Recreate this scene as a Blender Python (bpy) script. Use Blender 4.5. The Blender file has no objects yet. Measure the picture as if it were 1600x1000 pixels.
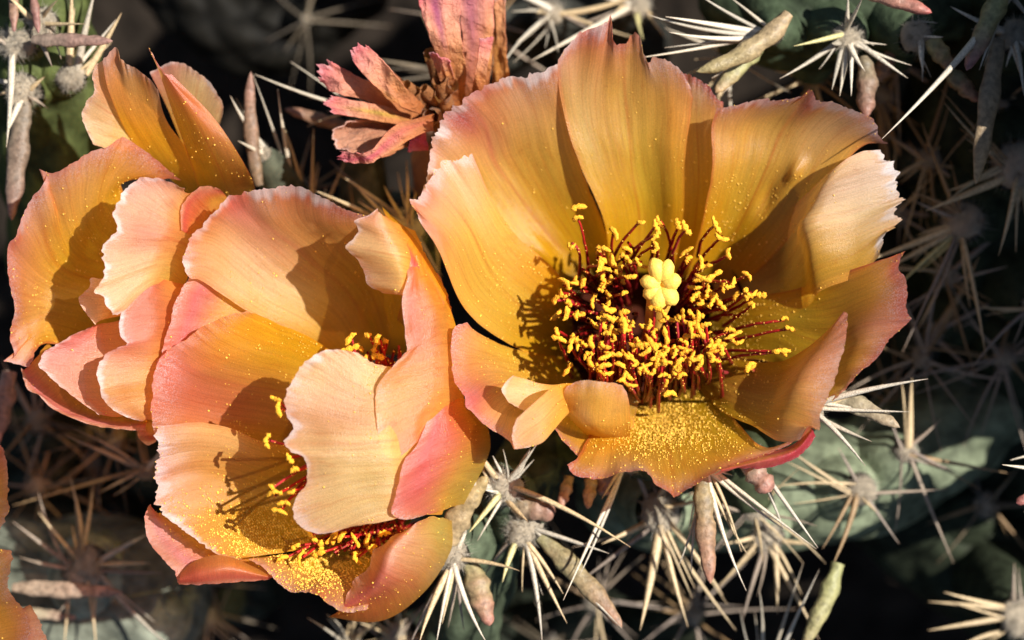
import bpy, math, random
import numpy as np
from mathutils import Vector

# ------------------------------------------------------------------ camera, sky, sun
SC = bpy.context.scene
COL = SC.collection
D = 34.0                                   # camera height over the plane of the flowers
cam_data = bpy.data.cameras.new('camera')
cam = bpy.data.objects.new('camera', cam_data); COL.objects.link(cam)
cam.location = (8, 5, D); cam.rotation_euler = (0, 0, 0)
cam_data.sensor_width = 36; cam_data.lens = 36 * D / 16
cam_data.clip_start = 0.5; cam_data.clip_end = 500
cam_data.dof.use_dof = True; cam_data.dof.focus_distance = D - 0.2; cam_data.dof.aperture_fstop = 0.085
SC.camera = cam

SUN_AZ, SUN_EL = math.radians(22), math.radians(50)      # azimuth from +x
w = bpy.data.worlds.new('World'); SC.world = w; w.use_nodes = True
nt = w.node_tree; bgn = nt.nodes['Background']
sky = nt.nodes.new('ShaderNodeTexSky'); sky.sky_type = 'NISHITA'; sky.sun_disc = False
sky.sun_elevation = SUN_EL; sky.sun_rotation = math.pi / 2 - SUN_AZ
nt.links.new(sky.outputs[0], bgn.inputs[0]); bgn.inputs[1].default_value = 0.05
sl = bpy.data.lights.new('sun', 'SUN'); sl.energy = 5.0; sl.angle = math.radians(0.5); sl.color = (1.0, .95, .87)
sun = bpy.data.objects.new('sun', sl); COL.objects.link(sun)
sdir = Vector((math.cos(SUN_EL) * math.cos(SUN_AZ), math.cos(SUN_EL) * math.sin(SUN_AZ), math.sin(SUN_EL)))
sun.rotation_euler = sdir.to_track_quat('Z', 'Y').to_euler(); sun.location = (30, 15, 30)
SC.view_settings.view_transform = 'Standard'; SC.view_settings.look = 'None'
SC.view_settings.exposure = 0.80; SC.view_settings.gamma = 1
SC.render.engine = 'CYCLES'
SC.cycles.max_bounces = 8; SC.cycles.diffuse_bounces = 5; SC.cycles.transmission_bounces = 6; SC.cycles.transparent_max_bounces = 12
SC.cycles.caustics_reflective = False; SC.cycles.caustics_refractive = False

rnd = random.Random(7)
NR = np.random.RandomState(11)

# ------------------------------------------------------------------ helpers
def P(px, py, z):
    """point that stands at height z/100 and is seen at (px, py) of the 1600x1000 frame"""
    z = z / 100.0; s = (D - z) / D
    return np.array([8 + (px - 800) / 100 * s, 5 + (500 - py) / 100 * s, z])
def PA(a):
    a = np.asarray(a, float); z = a[..., 2] / 100; s = (D - z) / D
    return np.stack([8 + (a[..., 0] - 800) / 100 * s, 5 + (500 - a[..., 1]) / 100 * s, z], -1)

_ng = {}
def vn(x, y, seed=0):
    """smooth 2-D value noise, -1..1"""
    if seed not in _ng: _ng[seed] = np.random.RandomState(seed + 1000).uniform(-1, 1, (64, 64))
    g = _ng[seed]; x = np.asarray(x, float); y = np.asarray(y, float)
    xi = np.floor(x).astype(int); yi = np.floor(y).astype(int); fx = x - xi; fy = y - yi
    fx = fx * fx * (3 - 2 * fx); fy = fy * fy * (3 - 2 * fy)
    a = g[xi % 64, yi % 64]; b = g[(xi + 1) % 64, yi % 64]; c = g[xi % 64, (yi + 1) % 64]; d = g[(xi + 1) % 64, (yi + 1) % 64]
    return (a * (1 - fx) + b * fx) * (1 - fy) + (c * (1 - fx) + d * fx) * fy
def fbm(x, y, seed=0, o=3):
    r = 0; a = 1; t = 0
    for i in range(o):
        r = r + a * vn(x * 2 ** i, y * 2 ** i, seed + i); t += a; a *= .5
    return r / t
def sm(a, b, x):
    t = np.clip((x - a) / (b - a), 0, 1); return t * t * (3 - 2 * t)

def crow(pts, n):
    """chord-length Catmull-Rom through pts, n samples"""
    p = np.asarray(pts, float)
    if len(p) == 2: p = np.array([p[0], (p[0] + p[1]) / 2, p[1]])
    d = np.linalg.norm(np.diff(p, axis=0), axis=1) ** .7 + 1e-6; t = np.concatenate([[0], np.cumsum(d)])
    m = np.zeros_like(p)
    m[1:-1] = (p[2:] - p[:-2]) / (t[2:] - t[:-2])[:, None]
    m[0] = (p[1] - p[0]) / d[0]; m[-1] = (p[-1] - p[-2]) / d[-1]
    s = np.linspace(0, t[-1], n); k = np.clip(np.searchsorted(t, s, 'right') - 1, 0, len(p) - 2)
    h = d[k][:, None]; q = ((s - t[k]) / d[k])[:, None]
    return ((2*q**3 - 3*q**2 + 1) * p[k] + (q**3 - 2*q**2 + q) * h * m[k] + (-2*q**3 + 3*q**2) * p[k+1] + (q**3 - q**2) * h * m[k+1])

def mesh_from(name, V, F, cols=None, uv=None, smooth=True):
    me = bpy.data.meshes.new(name)
    V = np.asarray(V, np.float32); F = np.asarray(F, np.int32)
    me.vertices.add(len(V)); me.vertices.foreach_set('co', V.ravel())
    k = F.shape[1]
    me.loops.add(F.size); me.loops.foreach_set('vertex_index', F.ravel())
    me.polygons.add(len(F)); me.polygons.foreach_set('loop_start', np.arange(0, F.size, k, dtype=np.int32))
    try: me.polygons.foreach_set('loop_total', np.full(len(F), k, np.int32))
    except Exception: pass
    me.update(calc_edges=True)
    me.polygons.foreach_set('use_smooth', np.full(len(F), smooth))
    if cols is not None:
        a = me.color_attributes.new('Col', 'FLOAT_COLOR', 'POINT')
        c = np.ones((len(V), 4), np.float32); c[:, :3] = cols; a.data.foreach_set('color', c.ravel())
    if uv is not None:
        u = me.uv_layers.new(name='UVMap'); u.data.foreach_set('uv', np.asarray(uv, np.float32)[F.ravel()].ravel())
    return me

def link(name, me, mat, parent=None, loc=(0, 0, 0)):
    o = bpy.data.objects.new(name, me); COL.objects.link(o)
    if me is not None and mat is not None and not me.materials: me.materials.append(mat)
    if parent is not None: o.parent = parent
    o.location = loc
    return o
def tag(o, label=None, cat=None, group=None, kind=None):
    if label: o['label'] = label
    if cat: o['category'] = cat
    if group: o['group'] = group
    if kind: o['kind'] = kind
    return o
def empty(name, p, label, cat, group=None):
    o = bpy.data.objects.new(name, None); COL.objects.link(o); o.location = p; o.empty_display_size = .3
    return tag(o, label, cat, group)
def wloc(o):
    l = np.array(o.location)
    if o.parent is not None: l = l + wloc(o.parent)
    return l
def grid_faces(nv, nu, wrap=False):
    i = np.arange(nv - 1)[:, None]; j = np.arange(nu if wrap else nu - 1)[None, :]
    j2 = (j + 1) % nu
    return np.stack([i * nu + j, i * nu + j2, (i + 1) * nu + j2, (i + 1) * nu + j], -1).reshape(-1, 4)

# ------------------------------------------------------------------ materials
def new_mat(name):
    m = bpy.data.materials.new(name); m.use_nodes = True
    t = m.node_tree; t.nodes.clear()
    return m, t, t.nodes, t.links
def N(nodes, typ, **kw):
    n = nodes.new(typ)
    for k, v in kw.items(): setattr(n, k, v)
    return n
def petal_material(name, trans=.49, rough=.30, bump=.25, sheen=.04, vein=95.0, dry=False):
    m, t, nd, lk = new_mat(name)
    out = N(nd, 'ShaderNodeOutputMaterial'); mix = N(nd, 'ShaderNodeMixShader'); mix.inputs[0].default_value = trans
    pr = N(nd, 'ShaderNodeBsdfPrincipled'); tr = N(nd, 'ShaderNodeBsdfTranslucent')
    at = N(nd, 'ShaderNodeAttribute', attribute_name='Col')
    uv = N(nd, 'ShaderNodeUVMap'); mp = N(nd, 'ShaderNodeMapping'); mp.inputs['Scale'].default_value = (vein, 2.2 if not dry else 4, 1)
    lk.new(uv.outputs[0], mp.inputs[0])
    n1 = N(nd, 'ShaderNodeTexNoise'); n1.inputs['Scale'].default_value = 1; n1.inputs['Detail'].default_value = 9; n1.inputs['Distortion'].default_value = .35
    lk.new(mp.outputs[0], n1.inputs['Vector'])
    mr = N(nd, 'ShaderNodeMapRange'); mr.inputs[1].default_value = .25; mr.inputs[2].default_value = .75; mr.inputs[3].default_value = .82 if not dry else .75; mr.inputs[4].default_value = 1.12
    lk.new(n1.outputs[0], mr.inputs[0])
    tc = N(nd, 'ShaderNodeTexCoord')
    n2 = N(nd, 'ShaderNodeTexNoise'); n2.inputs['Scale'].default_value = 38; n2.inputs['Detail'].default_value = 4; n2.inputs['Roughness'].default_value = .7
    lk.new(tc.outputs['Object'], n2.inputs['Vector'])
    mr2 = N(nd, 'ShaderNodeMapRange'); mr2.inputs[1].default_value = .3; mr2.inputs[2].default_value = .72; mr2.inputs[3].default_value = .84; mr2.inputs[4].default_value = 1.13
    lk.new(n2.outputs[0], mr2.inputs[0])
    mu = N(nd, 'ShaderNodeMath', operation='MULTIPLY'); lk.new(mr.outputs[0], mu.inputs[0]); lk.new(mr2.outputs[0], mu.inputs[1])
    vm = N(nd, 'ShaderNodeVectorMath', operation='SCALE'); lk.new(at.outputs['Color'], vm.inputs[0]); lk.new(mu.outputs[0], vm.inputs['Scale'])
    # fine branching veins and a few bruises
    mp5 = N(nd, 'ShaderNodeMapping'); mp5.inputs['Scale'].default_value = (24, 1.5, 1); lk.new(uv.outputs[0], mp5.inputs[0])
    n5 = N(nd, 'ShaderNodeTexNoise'); n5.inputs['Scale'].default_value = 1; n5.inputs['Detail'].default_value = 3; n5.inputs['Distortion'].default_value = .5; lk.new(mp5.outputs[0], n5.inputs['Vector'])
    a5 = N(nd, 'ShaderNodeMath', operation='SUBTRACT'); a5.inputs[1].default_value = .5; lk.new(n5.outputs[0], a5.inputs[0])
    b5 = N(nd, 'ShaderNodeMath', operation='ABSOLUTE'); lk.new(a5.outputs[0], b5.inputs[0])
    m5 = N(nd, 'ShaderNodeMapRange'); m5.inputs[1].default_value = 0; m5.inputs[2].default_value = .035; m5.inputs[3].default_value = .5; m5.inputs[4].default_value = 0; lk.new(b5.outputs[0], m5.inputs[0])
    x5 = N(nd, 'ShaderNodeMix', data_type='RGBA', blend_type='MULTIPLY'); lk.new(m5.outputs[0], x5.inputs[0]); lk.new(vm.outputs[0], x5.inputs[6]); x5.inputs[7].default_value = (.90, .66, .55, 1)
    n6 = N(nd, 'ShaderNodeTexNoise'); n6.inputs['Scale'].default_value = 5.5; n6.inputs['Detail'].default_value = 6; n6.inputs['Roughness'].default_value = .65; lk.new(tc.outputs['Object'], n6.inputs['Vector'])
    m6 = N(nd, 'ShaderNodeMapRange'); m6.inputs[1].default_value = .62; m6.inputs[2].default_value = .74; m6.inputs[3].default_value = 0; m6.inputs[4].default_value = .55; lk.new(n6.outputs[0], m6.inputs[0])
    x6 = N(nd, 'ShaderNodeMix', data_type='RGBA', blend_type='MULTIPLY'); lk.new(m6.outputs[0], x6.inputs[0]); lk.new(x5.outputs[2], x6.inputs[6]); x6.inputs[7].default_value = (.80, .58, .5, 1)
    class _o: pass
    vm = _o(); vm.outputs = [x6.outputs[2]]
    if not dry:
        sx = N(nd, 'ShaderNodeSeparateXYZ'); lk.new(uv.outputs[0], sx.inputs[0])
        m1 = N(nd, 'ShaderNodeMapRange', interpolation_type='SMOOTHSTEP'); m1.inputs[1].default_value = .84; m1.inputs[2].default_value = 1.0; lk.new(sx.outputs[1], m1.inputs[0])
        nl = N(nd, 'ShaderNodeTexNoise'); nl.inputs['Scale'].default_value = 1.1; nl.inputs['Detail'].default_value = 2; lk.new(tc.outputs['Object'], nl.inputs['Vector'])
        m2 = N(nd, 'ShaderNodeMapRange'); m2.inputs[1].default_value = .38; m2.inputs[2].default_value = .62; lk.new(nl.outputs[0], m2.inputs[0])
        nf = N(nd, 'ShaderNodeTexNoise'); nf.inputs['Scale'].default_value = 48; nf.inputs['Detail'].default_value = 5; nf.inputs['Roughness'].default_value = .75; lk.new(tc.outputs['Object'], nf.inputs['Vector'])
        m3 = N(nd, 'ShaderNodeMapRange'); m3.inputs[1].default_value = .47; m3.inputs[2].default_value = .7; lk.new(nf.outputs[0], m3.inputs[0])
        k1 = N(nd, 'ShaderNodeMath', operation='MULTIPLY'); lk.new(m1.outputs[0], k1.inputs[0]); lk.new(m2.outputs[0], k1.inputs[1])
        k2 = N(nd, 'ShaderNodeMath', operation='MULTIPLY'); lk.new(k1.outputs[0], k2.inputs[0]); lk.new(m3.outputs[0], k2.inputs[1])
        mx = N(nd, 'ShaderNodeMix', data_type='RGBA'); lk.new(k2.outputs[0], mx.inputs[0]); lk.new(vm.outputs[0], mx.inputs[6]); mx.inputs[7].default_value = (.92, .84, .86, 1)
        lk.new(mx.outputs[2], pr.inputs['Base Color'])
    else: lk.new(vm.outputs[0], pr.inputs['Base Color'])
    gm = N(nd, 'ShaderNodeGamma'); gm.inputs[1].default_value = .72
    tv = N(nd, 'ShaderNodeVectorMath', operation='MULTIPLY'); tv.inputs[1].default_value = (1.13, 1.08, .62); lk.new(vm.outputs[0], gm.inputs[0]); lk.new(gm.outputs[0], tv.inputs[0]); lk.new(tv.outputs[0], tr.inputs['Color'])
    # relief: veins + glistening cells
    n3 = N(nd, 'ShaderNodeTexNoise'); n3.inputs['Scale'].default_value = 62 if not dry else 14; n3.inputs['Detail'].default_value = 3 if not dry else 7; n3.inputs['Distortion'].default_value = 0 if not dry else .6
    lk.new(tc.outputs['Object'], n3.inputs['Vector'])
    s1 = N(nd, 'ShaderNodeMath', operation='MULTIPLY'); s1.inputs[1].default_value = .55 if not dry else 1.2; lk.new(n3.outputs[0], s1.inputs[0])
    s0 = N(nd, 'ShaderNodeMath', operation='MULTIPLY_ADD'); s0.inputs[1].default_value = .22 if not dry else .3; lk.new(n1.outputs[0], s0.inputs[0]); lk.new(s1.outputs[0], s0.inputs[2])
    bp = N(nd, 'ShaderNodeBump'); bp.inputs['Strength'].default_value = bump * 1.5; bp.inputs['Distance'].default_value = .05
    lk.new(s0.outputs[0], bp.inputs['Height']); lk.new(bp.outputs[0], pr.inputs['Normal'])
    pr.inputs['Roughness'].default_value = rough
    pr.inputs['Specular IOR Level'].default_value = .75 if not dry else .2
    pr.inputs['Sheen Weight'].default_value = sheen; pr.inputs['Sheen Roughness'].default_value = .35
    pr.inputs['Sheen Tint'].default_value = (1, .93, .9, 1)
    lk.new(pr.outputs[0], mix.inputs[1]); lk.new(tr.outputs[0], mix.inputs[2])
    # thin tissue lets a little light straight through
    tp = N(nd, 'ShaderNodeBsdfTransparent'); tg = N(nd, 'ShaderNodeGamma'); tg.inputs[1].default_value = .55; lk.new(vm.outputs[0], tg.inputs[0]); lk.new(tg.outputs[0], tp.inputs[0])
    mix2 = N(nd, 'ShaderNodeMixShader'); mix2.inputs[0].default_value = .17 if not dry else .06
    lk.new(mix.outputs[0], mix2.inputs[1]); lk.new(tp.outputs[0], mix2.inputs[2]); lk.new(mix2.outputs[0], out.inputs[0])
    if not dry:
        pr.inputs['Coat Weight'].default_value = .35; pr.inputs['Coat Roughness'].default_value = .28
        b2 = N(nd, 'ShaderNodeBump'); b2.inputs['Strength'].default_value = .55; b2.inputs['Distance'].default_value = .03; lk.new(n3.outputs[0], b2.inputs['Height']); lk.new(b2.outputs[0], pr.inputs['Coat Normal'])
    else: lk.new(tc.outputs['Object'], n1.inputs['Vector']); n1.inputs['Scale'].default_value = 5
    return m
def attr_material(name, rough=.5, spec=.4, nscale=20.0, namp=(.8, 1.15), bump=.3, bdist=.02, sub=0.0, detail=5):
    m, t, nd, lk = new_mat(name)
    out = N(nd, 'ShaderNodeOutputMaterial'); pr = N(nd, 'ShaderNodeBsdfPrincipled')
    at = N(nd, 'ShaderNodeAttribute', attribute_name='Col'); tc = N(nd, 'ShaderNodeTexCoord')
    n2 = N(nd, 'ShaderNodeTexNoise'); n2.inputs['Scale'].default_value = nscale; n2.inputs['Detail'].default_value = detail
    lk.new(tc.outputs['Object'], n2.inputs['Vector'])
    mr2 = N(nd, 'ShaderNodeMapRange'); mr2.inputs[1].default_value = .3; mr2.inputs[2].default_value = .7; mr2.inputs[3].default_value = namp[0]; mr2.inputs[4].default_value = namp[1]
    lk.new(n2.outputs[0], mr2.inputs[0])
    vm = N(nd, 'ShaderNodeVectorMath', operation='SCALE'); lk.new(at.outputs['Color'], vm.inputs[0]); lk.new(mr2.outputs[0], vm.inputs['Scale'])
    lk.new(vm.outputs[0], pr.inputs['Base Color'])
    bp = N(nd, 'ShaderNodeBump'); bp.inputs['Strength'].default_value = bump; bp.inputs['Distance'].default_value = bdist
    lk.new(n2.outputs[0], bp.inputs['Height']); lk.new(bp.outputs[0], pr.inputs['Normal'])
    pr.inputs['Roughness'].default_value = rough; pr.inputs['Specular IOR Level'].default_value = spec
    if sub > 0:
        pr.inputs['Subsurface Weight'].default_value = sub; pr.inputs['Subsurface Radius'].default_value = (.08, .05, .03); pr.inputs['Subsurface Scale'].default_value = 1
    lk.new(pr.outputs[0], out.inputs[0])
    return m
M_PETAL = petal_material('petal_tissue')
M_DRY = petal_material('dried_petal_tissue', trans=.32, rough=.6, bump=.6, sheen=.15, vein=5, dry=True)
M_FIL = attr_material('filament_skin', .35, .5, 30, (.7, 1.25), .2)
M_ANTH = attr_material('anther_skin', .7, .2, 45, (.8, 1.15), 1.0, .03)
M_STIG = attr_material('stigma_skin', .55, .3, 30, (.88, 1.1), .6, .02, sub=.3)
M_POL = attr_material('pollen_grain', .5, .4, 5, (.9, 1.1), 0)
M_SPINE = attr_material('spine_horn', .45, .4, 9, (.6, 1.25), .5, .02)
M_WOOL = attr_material('areole_wool', .9, .1, 35, (.7, 1.2), 1.0, .04)
M_STEM = attr_material('waxy_stem_skin', .65, .1, 4.5, (.55, 1.35), .6, .06)
M_LEAF = attr_material('fleshy_leaf_skin', .5, .35, 11, (.6, 1.3), .6, .04)
M_SOIL = attr_material('dark_litter_soil', .95, .1, 1.5, (.4, 1.6), 1.0, .3)

# ------------------------------------------------------------------ petals
Y  = np.array((.80, .41, .008))    # yellow throat
OL = np.array((.30, .17, .005))    # olive base
O  = np.array((.80, .36, .018))    # orange
PE = np.array((.85, .475, .075))     # peach
PK = np.array((.67, .17, .075))     # salmon pink
RD = np.array((.58, .04, .055))    # red tip
PW = np.array((.88, .56, .26))     # pale pink
MG = np.array((.70, .11, .19))     # magenta pink
def ramp(v, stops):
    ps = [s[0] for s in stops]; cs = np.array([s[1] for s in stops])
    return np.stack([np.interp(v, ps, cs[:, i]) for i in range(3)], -1)
PAL = {
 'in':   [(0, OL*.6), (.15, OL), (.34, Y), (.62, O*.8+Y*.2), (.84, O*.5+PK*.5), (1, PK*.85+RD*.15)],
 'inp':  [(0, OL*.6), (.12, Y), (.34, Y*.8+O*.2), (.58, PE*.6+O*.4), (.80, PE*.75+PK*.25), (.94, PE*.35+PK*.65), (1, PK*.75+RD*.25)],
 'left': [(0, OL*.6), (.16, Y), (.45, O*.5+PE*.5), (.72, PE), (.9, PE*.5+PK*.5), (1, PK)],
 'pale': [(0, O), (.3, PE), (.6, PE*.5+PW*.5), (.9, PW), (1, PW)],
 'pink': [(0, O), (.3, PE*.5+PK*.5), (.6, PK), (.85, MG*.3+PK*.7), (1, MG*.3+PW*.7)],
 'yel':  [(0, OL), (.3, Y*.8+OL*.2), (.6, Y*.6+O*.4), (.85, O*.8+PK*.2), (1, O*.3+PK*.7)],
 'out':  [(0, OL*.7+O*.3), (.3, O), (.6, PK), (.8, MG*.5+PK*.5), (1, PW*.4+PK*.6)],
 'red':  [(0, PK*.5+RD*.5), (.5, MG*.4+RD*.6), (1, RD)],
 'dry':  [(0, np.array((.36, .12, .03))), (.35, np.array((.58, .24, .10))), (.7, np.array((.72, .33, .22))), (1, np.array((.62, .13, .17)))],
 'dryb': [(0, np.array((.28, .09, .02))), (.5, np.array((.54, .23, .08))), (1, np.array((.70, .34, .18)))],
}
class Flower:
    def __init__(self, loc, label, cat='flower', group=None, name='cactus_flower'):
        self.root = empty(name, P(*loc), label, cat, group); self.pol = []; self.k = 0
        self.l = np.array(self.root.location)
def petal(fl, rows, pal='in', seed=None, fray=.03, sfray=.012, wav=.065, cor=.006, spots=(), fringe=.5, thick=0,
          nu=84, nv=56, pollen=0, pb=.5, pr=1.0, mat=None, rim_red=0.0, fold=1.0, bloom=1.0, pc=None, dents=(), crumple=0, label=None, name='petal', freq=1.0):
    fl.k += 1; seed = seed if seed is not None else int(abs(fl.l[0]) * 37 + fl.k * 13) % 900
    R = np.stack([PA(crow(r, 160)) for r in rows])                 # rows x 160 x 3
    if len(R) == 2: R = np.stack([R[0], (R[0] + R[1]) / 2, R[1]])
    U, Vv = np.meshgrid(np.linspace(0, 1, nu), np.linspace(0, 1, nv))
    # denser near the rim
    Vv = 1 - (1 - Vv) ** 1.25
    wrim = np.linalg.norm(np.diff(R[-1], axis=0), axis=1).sum(); f = 9 * wrim * freq
    a = fray * (np.abs(fbm(U * f / 3, U * 0 + .37, seed, 2)) * .8 + np.abs(vn(U * f, U * 0, seed + 5)) * .5 + .35 * np.abs(vn(U * f * 2.3, U * 0, seed + 6)))
    ve = Vv * (1 - a)
    e = sfray * (fbm(Vv * 9, U * 0 + 4.4, seed + 9, 3) + .5)
    e2 = sfray * (fbm(Vv * 9, U * 0 + 14.4, seed + 19, 3) + .5)
    ue = e + U * (1 - e - e2)
    nr = len(R)
    # spline across rows (chord knots from the mean distance)
    dd = np.linalg.norm(np.diff(R, axis=0), axis=2).mean(1) + 1e-5; t = np.concatenate([[0], np.cumsum(dd)]) / dd.sum()
    x = ue * 159; i0 = np.clip(x.astype(int), 0, 158); fx = (x - i0)[..., None]
    C = R[:, i0] * (1 - fx) + R[:, i0 + 1] * fx                    # rows x nv x nu x 3
    Mt = np.zeros_like(C)
    for r in range(1, nr - 1): Mt[r] = (C[r + 1] - C[r - 1]) / (t[r + 1] - t[r - 1])
    Mt[0] = (C[1] - C[0]) / (t[1] - t[0]); Mt[-1] = (C[-1] - C[-2]) / (t[-1] - t[-2])
    k = np.clip(np.searchsorted(t, ve, 'right') - 1, 0, nr - 2); I, J = np.indices(k.shape)
    h = (t[k + 1] - t[k])[..., None]; q = (ve - t[k])[..., None] / h
    S = ((2*q**3 - 3*q**2 + 1) * C[k, I, J] + (q**3 - 2*q**2 + q) * h * Mt[k, I, J] + (-2*q**3 + 3*q**2) * C[k+1, I, J] + (q**3 - q**2) * h * Mt[k+1, I, J])
    du = np.gradient(S, axis=1); dv = np.gradient(S, axis=0); n = np.cross(du, dv); n /= np.linalg.norm(n, axis=2, keepdims=True) + 1e-9
    big = min(1.0, wrim / 4.5) ** 1.3; wav *= big; cor *= big; fold *= big
    amp = wav * (.25 + .75 * Vv ** 2)
    disp = amp * fbm(U * 3.2 + 3, Vv * 2.6, seed + 30, 3) * 1.6 + .06 * fold * fbm(U * 3.8 * freq + 1.7, Vv * 1.1 + 9, seed + 33, 2) * (.4 + .6 * Vv) + cor * fbm(U * 16 * freq, Vv * 1.6, seed + 40, 2) * (.3 + Vv)
    disp = disp + .014 * fringe * big * vn(U * f * .9, Vv * 2, seed + 21) * sm(.86, 1, Vv) + .012 * vn(U * f * 2.2, Vv * 4, seed + 22) * sm(.9, 1, Vv)
    disp = disp + wav * .7 * np.sin(U * wrim * 6.5 + 5 * fbm(U * 2, Vv * 0, seed + 3, 1)) * sm(.72, 1, Vv) * .6
    for (su, sv, sr, hh) in dents: disp = disp + hh * np.exp(-((U - su) / sr) ** 2 - ((Vv - sv) / sr) ** 2)
    if crumple: 
        qx, qy = S[..., 0] + .4 * S[..., 2], S[..., 1] - .5 * S[..., 2]; disp = disp + crumple * 1.8 * (.5 - 2 * np.abs(fbm(qx * 1.9, qy * 1.9, seed + 90, 2))) + crumple * .6 * (.5 - 2 * np.abs(fbm(qx * 5, qy * 5, seed + 95, 2)))
    S = S + n * disp[..., None]
    # colour: pigment ramp, ribs, blotches, spots and fringe
    vv = np.clip(ve + .05 * fbm(U * 4, Vv * 3, seed + 50, 3), 0, 1)
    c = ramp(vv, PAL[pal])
    rib = np.exp(-((U - .5 + .03 * vn(Vv * 3, Vv * 0, seed)) / .015) ** 2) * sm(.1, .3, Vv) * (1 - .6 * sm(.7, 1, Vv))
    c = c * (1 + .12 * (np.exp(-((U - .5) / .07) ** 2) * sm(.3, .6, Vv))[..., None] * np.array((.3, 1, 1)))
    c = c * (1 - .42 * rib[..., None] * np.array((.35, 1, 1.2)))
    rr = np.random.RandomState(seed + 5)
    for off in (.05, -.06, .13, -.12, .19, -.2, .27, -.28, .36, -.37):
        off += rr.uniform(-.02, .02)
        rb = np.exp(-((U - .5 - off * (.6 + .4 * Vv) + .012 * vn(Vv * 6, Vv * 0 + off * 40, seed)) / .009) ** 2) * sm(.08, .25, Vv) * (1 - sm(rr.uniform(.4, .6), .92, Vv))
        c = c * (1 - rr.uniform(.08, .22) * rb[..., None] * np.array((.35, 1, 1.2)))
    bl = fbm(U * 3 + 7, Vv * 3, seed + 60, 3)
    c = c * (1 + .10 * bl[..., None] * np.array((.3, 1, 1.4)))
    zo = (sm(.6, .95, vv) * (.12 + .45 * vn(U * 4 + 2, Vv * 3, seed + 64)) * bloom).clip(0, .6)[..., None]
    c = c * (1 - zo) + np.array((.82, .50, .27)) * zo
    yo = ((.35 + .65 * vn(U * 3.3 + 5, Vv * 2.2, seed + 66)) * (1 - sm(.45, .8, vv)) * sm(.2, .4, vv) * .5 * bloom).clip(0, .6)[..., None]
    c = c * (1 - yo) + np.array((.88, .58, .05)) * yo
    ed = np.minimum(np.minimum(U, 1 - U) * 2.5, (1 - Vv))
    c = c * (1 - .35 * (1 - sm(0, .10, ed))[..., None] * np.array((0.05, .5, .2)))
    if rim_red: 
        kk = (rim_red * (1 - sm(0, .06, ed + .03 * bl)))[..., None]; c = c * (1 - kk) + RD * kk
    for (su, sv, sr, sc_, ss) in spots:
        kk = (ss * np.exp(-(((U - su) / sr) ** 2 + ((Vv - sv) / (sr * 1.5)) ** 2) * (1 + .5 * bl)))[..., None]; c = c * (1 - kk) + sc_ * kk
    fr = fringe * sm(.95, .99, Vv + .025 * vn(U * f, Vv * 0, seed + 70)) * (.5 + .5 * vn(U * f * .4, Vv * 2, seed + 71))
    c = c * (1 - fr[..., None]) + np.array((.90, .82, .82)) * fr[..., None]
    c = np.clip(c, .004, .93)
    F = grid_faces(nv, nu)
    if n[..., 2].mean() < 0: F = F[:, ::-1]
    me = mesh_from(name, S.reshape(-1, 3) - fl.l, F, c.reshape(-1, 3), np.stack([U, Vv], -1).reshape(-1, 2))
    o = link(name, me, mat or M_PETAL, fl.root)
    if thick: md = o.modifiers.new('thickness', 'SOLIDIFY'); md.thickness = thick; md.offset = -1
    if label: o['label'] = label
    if pollen:
        nn = n * np.where(n[..., 2:3] < 0, -1, 1)
        for _ in range(int(pollen * (4.2 if pollen > 400 else 2.4))):
            gs = pr
            if pc is not None and NR.rand() < .75:
                uu = pc[0] + NR.randn() * pc[2]; v_ = pc[1] + NR.randn() * pc[3]
                if not (.01 < uu < .99 and .01 < v_ < .97): continue
                ii = int(v_ * (nv - 1)); jj = int(uu * (nu - 1))
            elif NR.rand() < .06:
                gs = pr * .62      # grains caught on the margins
                ii = nv - 1 - int(abs(NR.randn()) * 2.2) % nv; jj = NR.randint(1, nu - 1)
            else:
                v_ = np.clip(NR.beta(2.0, 2.0) * .6 + pb * .4 - .1 + NR.randn() * .12, .02, .995); ii = int(v_ * (nv - 1)); jj = int(np.clip(.5 + (NR.rand() - .5) * 1.1, .01, .98) * (nu - 1))
                if fbm(np.array(jj / 9.), np.array(ii / 9.), seed + 80, 3) < NR.rand() * .5 - .28: continue
            p = S[ii, jj] + du[ii, jj] * NR.rand() + nn[ii, jj] * .008
            fl.pol.append((p, gs * (.0062 + .0100 * NR.rand() ** 3)))
    return S, nn if pollen else n

OCT = np.array([(1, 0, 0), (-1, 0, 0), (0, 1, 0), (0, -1, 0), (0, 0, 1), (0, 0, -1)], float)
OF = np.array([(0, 2, 4), (2, 1, 4), (1, 3, 4), (3, 0, 4), (2, 0, 5), (1, 2, 5), (3, 1, 5), (0, 3, 5)])
def build_pollen(fl):
    if not fl.pol: return
    p = np.array([q[0] for q in fl.pol]); r = np.array([q[1] for q in fl.pol])
    V = (p[:, None] + OCT[None] * (r[:, None, None] * NR.uniform(.75, 1.4, (len(p), 1, 3)))).reshape(-1, 3) - fl.l
    F = (OF[None] + (np.arange(len(p)) * 6)[:, None, None]).reshape(-1, 3)
    c = np.repeat(np.array((.98, .60, .045))[None] * NR.uniform(.75, 1.05, (len(p), 1)), 6, 0); c[:, 2] += .04
    o = link('pollen', mesh_from('pollen', V, F, c), M_POL, fl.root); o['kind'] = 'stuff'

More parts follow.
